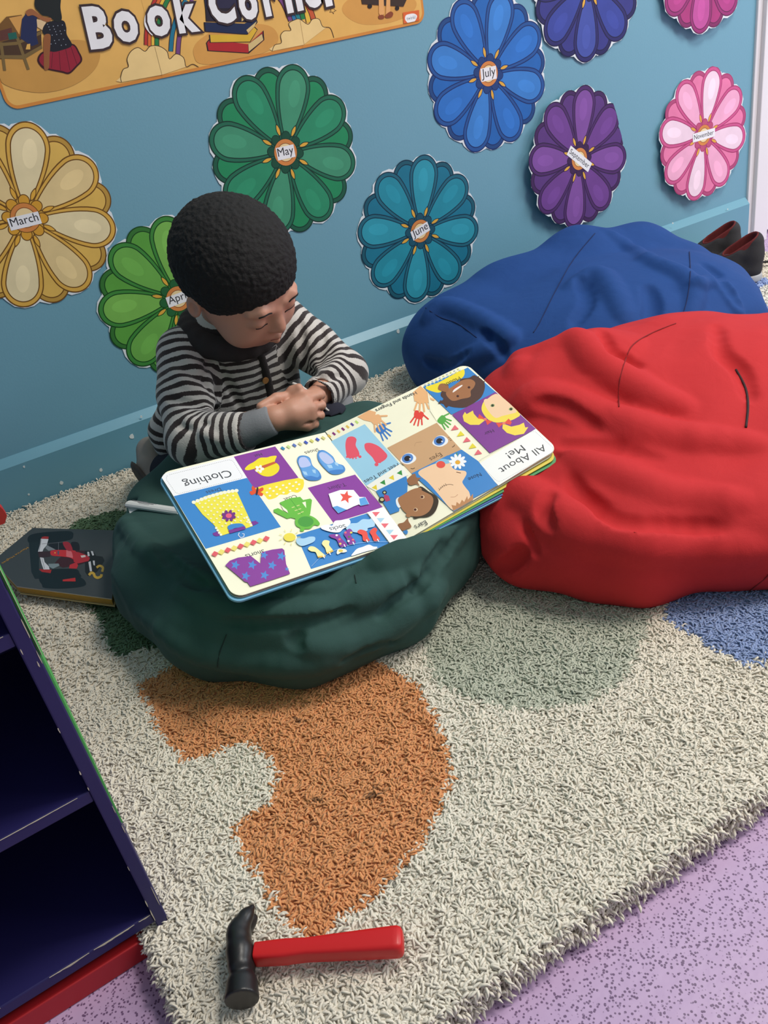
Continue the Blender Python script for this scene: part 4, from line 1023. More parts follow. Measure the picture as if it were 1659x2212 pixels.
for k in range(8): A.poly(ellp(*cE(710 + 48 * math.cos(k * .785 + .3), 716 + 34 * math.sin(k * .785 + .3)), 5.6, 3.6, k * .785 + .3, 12), (120, 48, 134))
A.poly(ellp(*cE(710, 716), 6.5, 5), (236, 96, 130))
# coat
A.poly(mp(cE, [(1215, 585), (1325, 540), (1420, 528), (1450, 560), (1520, 545), (1538, 560), (1520, 700), (1490, 740), (1385, 750), (1330, 735), (1290, 745), (1160, 680), (1155, 655), (1200, 640), (1300, 695)]), (110, 190, 66))
A.poly(mp(cE, [(1440, 585), (1475, 575), (1480, 640)]), CREAM); A.poly(mp(cE, [(1228, 610), (1290, 660), (1300, 690), (1255, 660)]), CREAM)
A.poly(sm(mp(cE, [(1370, 790), (1375, 745), (1420, 715), (1500, 710), (1570, 740), (1615, 790), (1600, 815), (1560, 810), (1520, 845), (1465, 850), (1455, 870), (1420, 868), (1420, 840), (1385, 820)])), (110, 190, 66)); A.poly(ellp(*cE(1475, 775), 17, 11.5), (78, 160, 62))
A.line(mp(cE, [(1322, 550), (1440, 705)]), .8, (70, 150, 55))
for x, y in ((1350, 632), (1380, 662), (1410, 695), (1400, 615), (1415, 650), (1440, 680)): A.line(mp(cE, [(x - 14, y + 4), (x + 14, y - 4)]), 1.6, (226, 224, 150))
# shoes
for P in ([(1035, 790), (1045, 755), (1085, 748), (1125, 765), (1145, 820), (1190, 860), (1208, 905), (1180, 925), (1120, 925), (1080, 900), (1060, 850)], [(1178, 745), (1190, 715), (1230, 712), (1290, 755), (1315, 800), (1365, 820), (1378, 855), (1340, 880), (1280, 880), (1230, 840), (1190, 790)]):
    A.poly(sm(mp(cA, P)), (80, 140, 206)); cx = sum(p[0] for p in P) / len(P); cy = sum(p[1] for p in P) / len(P)
    A.poly(sm(mp(cA, [(cx + (x - cx) * .86, cy + (y - cy) * .90) for x, y in P])), (104, 164, 224))
A.poly(sm(mp(cA, [(1045, 785), (1060, 762), (1095, 762), (1120, 790), (1130, 820), (1070, 835), (1050, 820)])), (190, 200, 240)); A.poly(sm(mp(cA, [(1190, 745), (1205, 725), (1240, 732), (1280, 765), (1295, 795), (1250, 810), (1210, 780)])), (190, 200, 236))
for P in ([(1070, 860), (1100, 865), (1110, 890), (1085, 885)], [(1140, 850), (1165, 850), (1168, 878), (1148, 870)], [(1245, 815), (1280, 815), (1290, 838), (1262, 840)], [(1300, 795), (1325, 800), (1330, 825), (1308, 815)]): A.poly(mp(cA, P), (168, 208, 240))
A.poly(sm(mp(cA, [(1085, 905), (1130, 895), (1180, 905), (1195, 890), (1200, 910), (1165, 922), (1115, 922)])), (70, 128, 200)); A.poly(sm(mp(cA, [(1260, 862), (1310, 850), (1365, 850), (1360, 866), (1320, 878), (1280, 876)])), (70, 128, 200))
# diamond border at the top
dc = [(72, 126, 190), (206, 216, 120), (82, 96, 190), (216, 208, 124)]
for i in range(8):
    t = i / 7; x = 932 + t * 290; y = 696 - t * 74; c = [(60, 140, 190), (206, 226, 150), (96, 120, 190), (220, 212, 150), (70, 90, 186), (214, 208, 110), (70, 90, 186), (214, 208, 130)][i]
    A.poly([cA(x - 17, y - 2), cA(x - 6, y - 14), cA(x + 17, y + 2), cA(x + 6, y + 14)], c)
# t-shirt
A.poly([cD(360, 44), cD(490, 0), cD(640, 0), cD(705, 78), cD(772, 80), cD(815, 158), cD(720, 178), cD(700, 162), cD(640, 185), cD(565, 222), cD(528, 212), cD(468, 262), cD(405, 192)], (250, 250, 250))
A.poly([cD(405, 192), cD(455, 178), cD(560, 222), cD(470, 262)], (96, 164, 226)); A.poly([cD(702, 98), cD(768, 80), cD(812, 158), cD(715, 178)], (96, 164, 226))
A.poly(star(*cD(553, 80), 14.5, -1.35), REDP); 
# shorts
A.poly(mp(cE, [(675, 1212), (720, 1165), (800, 1135), (930, 1118), (1025, 1195), (1028, 1130), (1040, 1080), (1140, 1055), (1240, 1042), (1262, 1060), (1280, 1200), (1320, 1295), (1110, 1365), (925, 1422), (895, 1380), (870, 1375), (770, 1290)]), (142, 62, 158))
for x, y, r in ((775, 1208, 10.5), (942, 1208, 10.5), (1062, 1110, 9), (1140, 1212, 10.5), (1232, 1120, 10.5), (878, 1318, 10.5), (1065, 1310, 10.5), (1288, 1248, 5)): A.poly(star(*cE(x, y), r, -1.3), (84, 142, 216))
for i in range(9):
    t = i / 8; x = 573 + t * 510; y = 1097 - t * 152; c = (232, 96, 106) if i % 2 == 0 else (244, 226, 118)
    A.poly([cE(x - 36, y + 12), cE(x - 8, y - 27), cE(x + 36, y - 10), cE(x + 6, y + 28)], c)
# sun
A.poly(ellp(*cE(1315, 932), 13, 9), (244, 224, 80))
for k in range(9):
    a = k * .7; A.line([cE(1315 + 78 * math.cos(a), 932 + 60 * math.sin(a)), cE(1315 + 108 * math.cos(a), 932 + 82 * math.sin(a))], 1.2, (246, 230, 120))
# sky, clouds and washing line
A.poly(sm(mp(cD, [(555, 430), (600, 380), (680, 370), (740, 330), (820, 330), (850, 300), (875, 360), (870, 410), (800, 430), (790, 460), (700, 480), (620, 470), (580, 455)])), (178, 216, 242)); A.poly(sm(mp(cD, [(0, 590), (10, 540), (80, 545), (150, 525), (205, 530), (205, 570), (160, 600), (60, 630)])), (178, 216, 242))
A.poly(sm(mp(cD, [(275, 430), (280, 405), (350, 390), (400, 400), (430, 350), (500, 340), (580, 325), (605, 370), (560, 420), (520, 440), (480, 475), (400, 475), (310, 450)])), (250, 250, 252))
A.poly(sm(mp(cD, [(615, 740), (640, 700), (680, 660), (740, 640), (810, 615), (860, 635), (905, 640), (880, 665), (780, 690), (700, 715)])), (250, 250, 252))
A.text('Socks', cD(540, 385), cD(362, 425), DK, .0)
A.line(mp(cD, [(168, 858), (250, 770), (400, 690), (560, 625), (700, 595), (850, 578), (1030, 582)]), .7, (170, 200, 236))
sk = (250, 232, 150); 
for P, c in (([(130, 665), (150, 635), (205, 640), (270, 690), (325, 745), (245, 755), (215, 700), (165, 690)], (250, 240, 170)), ([(285, 605), (310, 565), (370, 575), (365, 620), (410, 685), (345, 712), (320, 650)], (250, 240, 170)),
             ([(365, 505), (470, 498), (500, 540), (570, 620), (490, 638), (450, 560), (390, 535)], PUR), ([(530, 490), (590, 435), (630, 470), (605, 510), (665, 585), (590, 612), (560, 545)], PUR),
             ([(682, 465), (720, 445), (785, 470), (800, 530), (820, 570), (750, 572), (735, 510), (695, 490)], REDP), ([(820, 470), (870, 425), (905, 445), (890, 490), (935, 555), (870, 575), (845, 520)], REDP)):
    A.poly(sm(mp(cD, P), 3), c)
for P in ([(236, 745), (325, 735), (322, 752), (240, 760)], [(335, 705), (405, 675), (415, 690), (348, 716)]): A.poly(mp(cD, P), (240, 190, 70))
for x, y, c in ((450, 510, (250, 240, 240)), (482, 555, PINKP), (490, 605, (240, 220, 90)), (548, 480, PINKP), (612, 480, (240, 220, 90)), (588, 528, (90, 120, 80)), (632, 560, PINKP), (582, 575, (250, 240, 240))): A.poly(ellp(*cD(x, y), 2.8, 2.2, 0, 10), c)
for x, y in ((305, 752), (372, 714), (538, 628), (637, 600), (790, 575), (912, 568)): A.poly([cD(x - 12, y - 14), cD(x - 2, y - 18), cD(x + 14, y + 12), cD(x + 4, y + 16)], (250, 250, 252))
A.poly(sm(mp(cD, [(450, 700), (470, 665), (540, 665), (565, 690), (530, 705), (500, 705), (460, 725)])), (250, 246, 226)); A.poly(ellp(*cD(495, 685), 5, 3), (236, 206, 90))
# bunting strip beside the fold
A.poly([cD(790, 255), cD(975, 192), cD(1238, 548), cD(1048, 602)], (250, 248, 244))
for (x, y), c in zip(((845, 250), (898, 318), (945, 378), (1000, 450), (1048, 508)), (PINKP, (178, 216, 236), PINKP, (178, 216, 236), PINKP)): A.poly([cD(x, y + 2), cD(x + 88, y), cD(x + 42, y + 54)], c)
A.build('left_page_picture', bk, M_BOARD)

# ---- right page print
A = AR
A.poly([tuple(q) for q in proj(np.array(rounded_page([SRT, SRB, RBt, RT], [0, 0, 1, 1], .0125)))], CREAM)
A.poly([cB(38, 598), cB(270, 480), cB(505, 745), cB(280, 890)], LB)
for P in ([(145, 660), (142, 610), (155, 570), (190, 562), (215, 580), (210, 620), (230, 660), (232, 690), (190, 705), (155, 700)], [(270, 640), (272, 610), (310, 605), (360, 625), (400, 660), (420, 690), (400, 720), (350, 740), (320, 700), (285, 665)]): A.poly(sm(mp(cB, P)), (240, 92, 110))
for x, y, r in ((238, 696, 3.6), (212, 706, 2), (192, 708, 1.8), (173, 705, 1.8), (152, 698, 2.4), (348, 748, 4.4), (372, 733, 2.2), (388, 722, 2), (402, 708, 2), (414, 694, 2)): A.poly(ellp(*cB(x, y), r, r * .85, 0, 12), (240, 92, 110))
A.text('Feet and Toes', cB(486, 738), cB(262, 856), DK, .0)
# diamonds continue
for i in range(8):
    t = i / 7; x = 5 + t * 212; y = 575 - t * 108; c = [(72, 86, 176), (236, 196, 90), (140, 50, 120), (236, 196, 90), (140, 50, 120), (236, 196, 90), (90, 70, 160), (196, 224, 120)][i]
    A.poly([cB(x - 14, y - 3), cB(x - 5, y - 13), cB(x + 14, y + 3), cB(x + 4, y + 13)], c)
# hands and handprints
def handp(f, cx, cy, sc, rot, col, sq=.8, fl=1.0):
    c, s = math.cos(rot), math.sin(rot)
    def T(x, y): return f(cx + sc * (c * x - s * y * sq), cy + sc * (s * x + c * y * sq))
    A.poly(sm([T(*p) for p in ((-30, -28), (0, -34), (30, -26), (34, 8), (20, 34), (-18, 34), (-32, 10))]), col)
    for x0, y0, x1, y1 in ((-24, 26, -42, 82 * fl), (-8, 30, -14, 96 * fl), (10, 30, 14, 94 * fl), (25, 22, 40, 76 * fl), (30, -10, 72, 16)):
        for q in stroke([T(x0, y0), T(x1, y1)], 13 * sc / 3.1 * .8): A.poly(q, col, A.k * 8e-6)
        A.poly(ellp(*T(x1, y1), 13 * sc / 3.1 * .4, 13 * sc / 3.1 * .36, 0, 10), col)
handp(cB, 378, 512, 1.0, -.75, (66, 128, 204)); handp(cB, 628, 418, .95, .25, (236, 70, 58)); handp(cB, 782, 452, .85, -.9, (94, 176, 74))
A.poly(mp(cB, [(222, 432), (300, 388), (345, 400), (330, 470), (265, 455)]), (242, 184, 130)); handp(cB, 345, 450, 1.05, -.5, (242, 184, 130))
A.poly(mp(cB, [(640, 226), (700, 285), (700, 340), (600, 330), (590, 270)]), (244, 186, 128)); handp(cB, 645, 310, 1.15, -.05, (244, 186, 128))
A.text('Hands and Fingers', cB(606, 264), cB(338, 384), DK, .0)
# eyes tile
A.poly(mp(cB, [(420, 638), (748, 472), (912, 652), (582, 810)]), (212, 168, 124))
for x, y in ((557, 708), (769, 592)):
    A.poly(sm(mp(cB, [(x - 50, y + 12), (x - 20, y - 28), (x + 20, y - 34), (x + 52, y - 10), (x + 48, y + 16), (x + 10, y + 38), (x - 28, y + 34)])), (246, 246, 246))
    A.poly(ellp(*cB(x - 3, y), 12.5, 10, -.3), (88, 136, 206)); A.poly(ellp(*cB(x - 4, y + 1), 7, 5.8, -.3), (30, 26, 34)); A.poly(ellp(*cB(x + 14, y + 4), 1.8, 1.6), (240, 240, 250))
A.text('Eyes', cB(770, 670), cB(696, 708), (110, 84, 60), .0)
A.line(smooth_open(mp(cB, [(850, 634), (862, 628), (866, 618)])), 1.4, (90, 66, 40)); A.line(smooth_open(mp(cB, [(575, 776), (590, 778), (602, 772)])), 1.4, (90, 66, 40)); A.line(smooth_open(mp(cB, [(600, 628), (612, 604), (650, 600)])), .5, (180, 140, 100))
for x, y in ((822, 570), (830, 580), (836, 590), (505, 738), (512, 744), (520, 748)): A.line([cB(x, y), cB(x + 12, y - 2 if x > 700 else y + 10)], .8, (90, 66, 40))
# bunting between
A.poly(mp(cB, [(280, 892), (505, 745), (562, 818), (345, 928)]), (252, 250, 240))
for (x, y), c in zip(((315, 905), (370, 872), (428, 840), (482, 808)), ((240, 214, 60), (60, 150, 70), (240, 214, 60), (60, 150, 70))): A.poly(mp(cB, [(x, y), (x + 32, y - 22), (x + 38, y + 14)]), c)
A.poly(mp(cC, [(118, 330), (235, 690), (150, 560)]), CREAM)
for (x, y), c in zip(((385, 780), (450, 848), (518, 915), (583, 985), (645, 1055)), (PINKP, (240, 222, 60), PINKP, (240, 222, 60), PINKP)): A.poly(mp(cC, [(x, y), (x + 42, y - 62), (x + 88, y - 15)]), c)
# mouth tile
A.poly(mp(cC, [(75, 290), (112, 335), (390, 603), (700, 455), (884, 350), (572, 75), (540, 92)]), BLU)
A.poly(sm(mp(cC, [(100, 300), (240, 245), (380, 170), (515, 100), (538, 130), (525, 175), (480, 210), (350, 260), (270, 350), (190, 348)])), (250, 226, 50))
for i in range(10):
    for j in range(2): A.poly(ellp(*cC(96 + i * 41 + j * 20, 268 - i * 19.5 + j * 17), 2.2, 1.6, 0, 8), (226, 228, 150) if (i + j) % 2 else (200, 206, 214))
A.poly(sm(mp(cC, [(285, 340), (340, 330), (470, 240), (500, 205), (590, 190), (650, 165), (740, 220), (765, 290), (740, 380), (690, 440), (560, 520), (440, 525), (350, 505), (265, 470), (300, 430), (270, 390)])), (84, 56, 46))
for P in ([(640, 200), (700, 170), (690, 215)], [(720, 240), (765, 225), (745, 280)], [(290, 470), (330, 530), (370, 500)], [(270, 440), (240, 480), (310, 480)], [(600, 195), (655, 158), (660, 205)]): A.poly(mp(cC, P), (84, 56, 46))
A.poly(sm(mp(cC, [(330, 380), (345, 330), (400, 290), (500, 225), (600, 208), (655, 245), (640, 300), (605, 340), (600, 405), (500, 430), (430, 450), (380, 440)])), (168, 112, 72))
A.poly(sm(mp(cC, [(240, 320), (262, 262), (330, 262), (360, 300), (345, 350), (300, 345)])), (160, 106, 66))
for x, y in ((460, 398), (586, 300)): A.poly(ellp(*cC(x, y), 2.9, 2.6, 0, 12), (70, 34, 26))
A.poly(sm(mp(cC, [(405, 345), (430, 315), (500, 275), (512, 282), (470, 315), (412, 355)])), (250, 240, 234)); A.line(mp(cC, [(405, 322), (472, 284)]), 1.8, (206, 70, 50))
A.text('Mouth', cC(474, 178), cC(308, 258), (116, 100, 40), .0)
# hair tile
A.poly(mp(cC, [(398, 606), (884, 350), (1335, 765), (820, 1036)]), (134, 62, 150))
A.poly(sm(mp(cC, [(730, 560), (740, 480), (790, 430), (900, 378), (1060, 500), (1155, 600), (1120, 640), (1050, 672), (960, 690), (870, 690), (790, 650)])), (250, 224, 84))
A.poly(sm(mp(cC, [(755, 470), (780, 440), (850, 390), (910, 378), (1040, 480), (1120, 570), (1040, 600), (960, 620), (880, 640), (800, 560)])), (250, 210, 170)); A.poly(ellp(*cC(780, 455), 5.5, 5), (250, 210, 170))
for x, y in ((850, 503), (1056, 543)): A.poly(ellp(*cC(x, y), 4.6, 3.4, -.2, 14), (150, 170, 110)); A.poly(ellp(*cC(x, y), 2.8, 2.6, 0, 12), (50, 54, 34))
for P in ([(770, 665), (700, 720), (600, 720), (530, 680), (515, 620), (540, 575), (560, 600), (630, 560), (640, 595), (680, 640)], [(965, 705), (960, 760), (1010, 810), (1100, 838), (1200, 820), (1250, 745), (1215, 750), (1200, 695), (1150, 720), (1060, 740)]): A.poly(mp(cC, P), (250, 222, 84))
for P in ([(768, 658), (700, 598), (685, 650)], [(768, 658), (850, 680), (790, 722)], [(978, 702), (885, 695), (920, 750)], [(978, 702), (1030, 650), (1065, 690), (1050, 722)]): A.poly(mp(cC, P), (236, 84, 66))
A.poly(ellp(*cC(768, 658), 3.4, 3), (240, 130, 110)); A.poly(ellp(*cC(978, 702), 3.4, 3), (240, 130, 110))
A.text('Hair', cC(852, 768), cC(750, 808), (76, 40, 84), .0)
# title tile
A.poly([tuple(q) for q in proj(np.array(rounded_page([AR.pix(*cC(1330, 767)), AR.pix(*cC(690, 1160)), AR.pix(*cC(915, 1400)), AR.pix(1204, 971)], [0, 0, 0, 1], .011)))], (252, 250, 246))
A.dashed(mp(cC, [(1325, 795), (1525, 975), (1530, 1010), (1505, 1040), (960, 1345), (915, 1355), (880, 1335), (700, 1150), (705, 1120), (740, 1095), (1270, 800), (1325, 795)]), .9, (110, 110, 114), 1, 2)
A.text('All About', cC(1415, 938), cC(912, 1212), DK, .0, .85); A.text('Me!', cC(1170, 945), cC(990, 1042), DK, .0, .85)
# nose tile
A.poly(mp(cB, [(822, 692), (912, 652), (1022, 728), (1152, 890), (990, 975), (930, 900)]), BLU); A.poly(mp(cB, [(582, 810), (822, 690), (990, 985), (862, 1062)]), BLU)
A.poly(sm(mp(cB, [(625, 806), (700, 760), (765, 738), (830, 720), (850, 770), (880, 788), (935, 795), (945, 815), (930, 845), (918, 870), (940, 905), (965, 940), (960, 985), (870, 1045), (835, 1040), (760, 950), (690, 870)])), (252, 210, 170))
A.poly(mp(cB, [(845, 1020), (858, 1060), (905, 1035), (990, 985), (988, 945), (955, 985), (950, 960), (930, 1000), (915, 985), (900, 1015), (880, 1000), (875, 1025)]), (196, 138, 90))
A.line(smooth_open(mp(cB, [(762, 925), (790, 895), (830, 884), (858, 888)])), 1.0, (100, 70, 50)); A.line(smooth_open(mp(cB, [(840, 968), (868, 966), (888, 950)])), .7, (170, 110, 80)); A.line(mp(cB, [(878, 802), (908, 808)]), 1.6, (120, 76, 50))
for i in range(5): A.line([cB(766 + i * 12, 918 - i * 6), cB(760 + i * 11, 908 - i * 8)], .7, (100, 70, 50))
A.poly(sm(mp(cB, [(740, 742), (780, 715), (825, 722), (832, 742), (790, 748)])), (140, 196, 226)); A.poly(ellp(*cB(775, 752), 9.6, 7.6), REDP)
A.line(mp(cB, [(880, 672), (884, 700)]), 2, (90, 150, 80))
for k in range(10): A.poly(ellp(*cB(887 + 36 * math.cos(k * .628), 732 + 30 * math.sin(k * .628)), 7.4, 3.4, k * .628, 12), (250, 250, 252))
A.poly(ellp(*cB(887, 738), 5.6, 4.4), (240, 176, 50)); A.text('Nose', cB(1034, 805), cB(952, 842), (40, 70, 110), .0)
# ears tile
A.poly(mp(cB, [(345, 928), (545, 828), (556, 862), (552, 950), (500, 1010), (500, 1060), (440, 1082)]), BLU)
A.poly(sm(mp(cB, [(552, 850), (600, 812), (615, 838), (645, 842), (622, 862), (635, 895), (612, 882), (580, 890), (560, 880)])), (158, 108, 72)); A.poly(sm(mp(cB, [(490, 1150), (530, 1135), (555, 1108), (562, 1130), (580, 1165), (550, 1180), (520, 1190)])), (158, 108, 72)); A.poly(sm(mp(cB, [(525, 1195), (552, 1188), (555, 1208), (540, 1215)])), BLU)
A.poly(sm(mp(cB, [(478, 985), (500, 970), (520, 1010), (500, 1040), (482, 1020)])), (246, 246, 246))
A.poly(sm(mp(cB, [(625, 905), (700, 935), (745, 965), (760, 1000), (740, 1060), (700, 1095), (640, 1102), (590, 1095)])), (58, 44, 26))
A.poly(sm(mp(cB, [(490, 985), (530, 950), (580, 920), (625, 908), (650, 925), (712, 958), (725, 1000), (700, 1060), (650, 1092), (590, 1096), (560, 1085), (520, 1050)])), (172, 120, 80)); A.poly(ellp(*cB(632, 918), 5.4, 4.4), (172, 120, 80)); A.poly(ellp(*cB(560, 1088), 5.6, 4.6), (172, 120, 80))
for x, y in ((650, 968), (605, 1052)): A.poly(ellp(*cB(x + 3, y), 4.6, 4), (226, 190, 150)); A.poly(ellp(*cB(x, y), 3, 2.8), (84, 36, 20))
A.text('Ears', cB(672, 1122), cB(596, 1158), DK, .0)
A.poly(ellp(*cB(385, 985), 7, 6), (40, 40, 50)); A.poly(ellp(*cB(385, 985), 4, 3.4), (210, 200, 140)); A.poly(ellp(*cB(402, 938), 5, 4.4), (40, 40, 50)); A.poly(ellp(*cB(402, 938), 2.6, 2.2), (210, 200, 140)); A.poly(mp(cB, [(400, 950), (430, 960), (440, 990), (412, 1000), (398, 975)]), (190, 70, 110))
A.build('right_page_picture', bk, M_BOARD)

# ================================================================== RACING CAR BOOK on the rug
q0, q1, q2, q3 = atZ(69, 1141, .058), atZ(-24, 1203, .058), atZ(34, 1267, .058), atZ(233, 1297, .058)
# the cover lies flat; its far right part is under the bean bag
cz = .054; ln = lambda x, y, z=cz: atZ(x, y, z)
K1 = (0 + 470 / 6.636, 1130 + 68 / 6.636)
cF = lambda x, y: (x / 6.636, 1130 + y / 6.636)
c1, c4_ = ln(*cF(470, 68)), ln(*cF(1600, 1085)); c2 = ln(*cF(-100, 540)); c3 = ln(*cF(240, 905))
c5 = ln(*cF(1800, 108))
rb = empty('racing_car_book', (c1 + c4_) / 2 * np.array([1, 1, 0]) + np.array([0, 0, .03]), 'dark grey book with a red racing car on the cover, under the green bean bag', 'book')
cover = [c1, c2, c3, c4_, c5]
b = MB(); b.prism(cover, (0, 0, -.0016), 0, side=1); b.build('front_cover', [mat('dark_grey_cover', (64, 68, 70), 0.45, var=.06, vscale=30), M_CARD], rb)
b = MB()
ins = sum(cover) / 5
for k in range(4):
    P = [ins + (p - ins) * (.992 - .004 * k) - np.array([0, 0, .0020 + .0026 * k]) for p in cover]; b = MB(); b.prism(P, (0, 0, -.0020), 0); b.build('page', mat('ochre_page_edge', (196 - 8 * k, 152 - 6 * k, 50), 0.8), rb)
b = MB(); P = [p - np.array([0, 0, .0126]) for p in cover]; b.prism(P, (0, 0, -.0016), 0); b.build('back_cover', mat('cream_card', (196, 176, 120), 0.7), rb)
A = Art((0, 0, cz), (0, 0, 1)); A.k = 4
A.poly(sm(mp(cF, [(410, 190), (560, 140), (900, 115), (1030, 125), (1050, 180), (1000, 240), (700, 290), (430, 290)])), (24, 26, 28))
A.poly(mp(cF, [(415, 280), (560, 270), (560, 680), (620, 700), (1100, 660), (1150, 780), (500, 800), (450, 700)]), (28, 34, 36)); A.poly(sm(mp(cF, [(560, 800), (640, 720), (1100, 760), (1230, 850), (1180, 910), (900, 940), (640, 930), (600, 880)])), (22, 28, 30))
A.poly(mp(cF, [(700, 300), (950, 275), (950, 390), (780, 390), (690, 350)]), (30, 24, 28)); A.poly(sm(mp(cF, [(1020, 280), (1110, 275), (1140, 330), (1130, 400), (1040, 380)])), (30, 20, 24)); A.poly(sm(mp(cF, [(640, 680), (760, 660), (1080, 660), (1140, 720), (1130, 780), (700, 790)])), (22, 26, 28)); A.poly(mp(cF, [(1040, 390), (1230, 400), (1260, 560), (1130, 600), (900, 640), (780, 580), (850, 500)]), (66, 24, 30))
A.poly(mp(cF, [(1215, 400), (1330, 395), (1380, 470), (1470, 480), (1500, 540), (1390, 700), (1260, 760), (1220, 700)]), (30, 24, 20))
A.poly(mp(cF, [(640, 190), (700, 195), (690, 235), (590, 232), (600, 200)]), (170, 40, 40)); A.poly(mp(cF, [(560, 660), (740, 670), (725, 718), (600, 700)]), (170, 36, 34))
A.poly(mp(cF, [(585, 225), (695, 230), (670, 320), (625, 370), (600, 430), (550, 430), (545, 410), (575, 310)]), (216, 216, 222)); A.poly(mp(cF, [(575, 490), (625, 500), (640, 560), (700, 620), (712, 665), (625, 665), (595, 580)]), (216, 216, 222))
A.poly(mp(cF, [(545, 410), (720, 405), (720, 480), (560, 495)]), (60, 34, 38)); A.poly(mp(cF, [(650, 360), (675, 318), (800, 382), (740, 390), (700, 400)]), (130, 134, 140)); A.poly(mp(cF, [(690, 585), (840, 580), (855, 610), (760, 655), (710, 630)]), (126, 140, 146))
A.line(mp(cF, [(592, 235), (560, 420)]), .7, (60, 60, 70)); A.line(mp(cF, [(600, 500), (640, 655)]), .7, (60, 60, 70)); A.line(mp(cF, [(840, 280), (840, 385)]), .8, (120, 120, 126)); A.line(mp(cF, [(600, 300), (1000, 262)]), .6, (100, 100, 106))
A.poly(sm(mp(cF, [(722, 430), (740, 395), (850, 385), (1000, 390), (1080, 400), (1090, 450), (1060, 520), (1000, 495), (880, 480), (750, 468)])), (206, 44, 50)); A.poly(mp(cF, [(950, 390), (1010, 390), (1060, 470), (1040, 500), (950, 480)]), (222, 110, 118))
A.poly(sm(mp(cF, [(900, 285), (960, 268), (1010, 300), (1040, 390), (960, 390)])), (166, 36, 50)); A.poly(mp(cF, [(1030, 405), (1130, 420), (1240, 460), (1290, 500), (1270, 545), (1120, 580), (1060, 560)]), (186, 40, 50)); A.poly(mp(cF, [(1000, 600), (1100, 560), (1120, 610), (1100, 655), (990, 650)]), (196, 42, 50))
A.poly(mp(cF, [(1155, 468), (1220, 458), (1232, 485), (1170, 498)]), (226, 206, 200)); A.poly(mp(cF, [(900, 812), (1080, 785), (1085, 838), (900, 836)]), (196, 44, 44)); A.poly(ellp(*cF(790, 428), 1.6, 1.2, 0, 8), (236, 190, 60)); A.poly(mp(cF, [(825, 400), (848, 400), (846, 460), (826, 450)]), (90, 80, 110))
for P in ([(1252, 412), (1278, 415), (1288, 472), (1258, 478)], [(1300, 402), (1332, 405), (1350, 462), (1325, 468)], [(1268, 560), (1300, 548), (1320, 690), (1290, 695)], [(1330, 540), (1358, 540), (1362, 610), (1342, 605)]): A.poly(mp(cF, P), (206, 206, 212))
A.line(smooth_open(mp(cF, [(1275, 748), (1310, 715), (1345, 728), (1360, 765), (1400, 785), (1450, 765), (1455, 735)])), 5.5, (206, 166, 60)); A.line(smooth_open(mp(cF, [(1385, 640), (1430, 615), (1475, 640), (1465, 700)])), 5, (196, 160, 60))
A.text('Maurice Hughes', cF(385, 345), cF(20, 575), (196, 142, 50), .0, 1.2)
A.build('cover_picture', rb, M_BOARD)

# ================================================================== TOY HAMMER
M_HB = mat('black_moulded_plastic', (30, 29, 30), 0.38, 0.15, 120); M_HR = mat('red_moulded_plastic', (206, 24, 28), 0.4, 0.12, 160)
hz = .046
cH = lambda x, y: (440 + x / 3.456, 1900 + y / 3.456)
hp = lambda x, y, z=hz: atZ(*cH(x, y), z)
ham = empty('toy_hammer', hp(270, 560, .032), 'red and black plastic toy hammer lying on the rug at the bottom', 'toy hammer')
h0 = hp(360, 562); h1 = hp(1490, 460); ax = (h1 - h0); HL = np.linalg.norm(ax); ax /= HL; zz = np.array([0, 0, 1.0]); sx = np.cross(zz, ax)
def rring(c, w, t, r=.35, n=20):
    """rounded rectangular section, width w across, thickness t up"""
    out = []
    for a in np.linspace(0, 2 * PI, n, endpoint=False):
        ca_, sa_ = math.cos(a), math.sin(a); e = 0.45
        out.append(c + sx * w * .5 * math.copysign(abs(ca_) ** e, ca_) + zz * t * .5 * math.copysign(abs(sa_) ** e, sa_))
    return out
def loft(name, secs, m, parent):
    v = []; f = []; n = len(secs[0])
    for s_ in secs: v += s_
    for i in range(len(secs) - 1):
        for k in range(n): f.append((i * n + k, i * n + (k + 1) % n, (i + 1) * n + (k + 1) % n, (i + 1) * n + k))
    f.append(tuple(reversed(range(n)))); f.append(tuple((len(secs) - 1) * n + k for k in range(n)))
    b = MB(); b.v = [tuple(p) for p in v]; b.f = f; b.m = [0] * len(f); return b.build(name, m, parent, smooth=True)
px2m = HL / 1134.0
prof = [(0, 85, .6), (26, 88, .6), (28, 150, 1), (34, 158, 1), (60, 160, 1), (170, 172, 1), (260, 178, 1), (330, 166, 1), (420, 158, 1), (560, 176, 1), (700, 190, 1.02), (900, 212, 1.05), (1060, 226, 1.08), (1095, 226, 1.08), (1122, 200, 1.0), (1134, 150, .75)]
loft('handle', [rring(h0 + ax * t * px2m, w * px2m * .86, .0165 * k) for t, w, k in prof], M_HR, ham)
vh = Vol((-.05, -1.13, .015), (.06, -.93, .085), .0011)
def hpp(L, z=hz): return [hp(x, y, z) for x, y in L]
body_ = hpp([(262, 420), (282, 560), (282, 660)])
vh.chain(body_, [.0085, .0100, .0095], .004)
for dz_ in (-.006, .006): vh.chain([p + np.array([0, 0, dz_]) for p in body_], [.0085, .0095, .0092], .005)
for dz_, L in ((.0065, [(262, 420), (278, 340), (318, 270), (362, 208)]), (-.0065, [(270, 420), (300, 360), (345, 310), (378, 282)])):
    P = hpp(L, hz + dz_); vh.chain(P, [.0088, .0070, .0056, .0026], .004)
nk = hpp([(282, 660), (285, 740), (286, 770)]); vh.chain(nk, [.0095, .0062, .0068], .003)
fc0, fc1 = hp(286, 770), hp(284, 930); vh.cap(fc0 + (fc1 - fc0) * .12, fc1, .0125, .0140, .002)
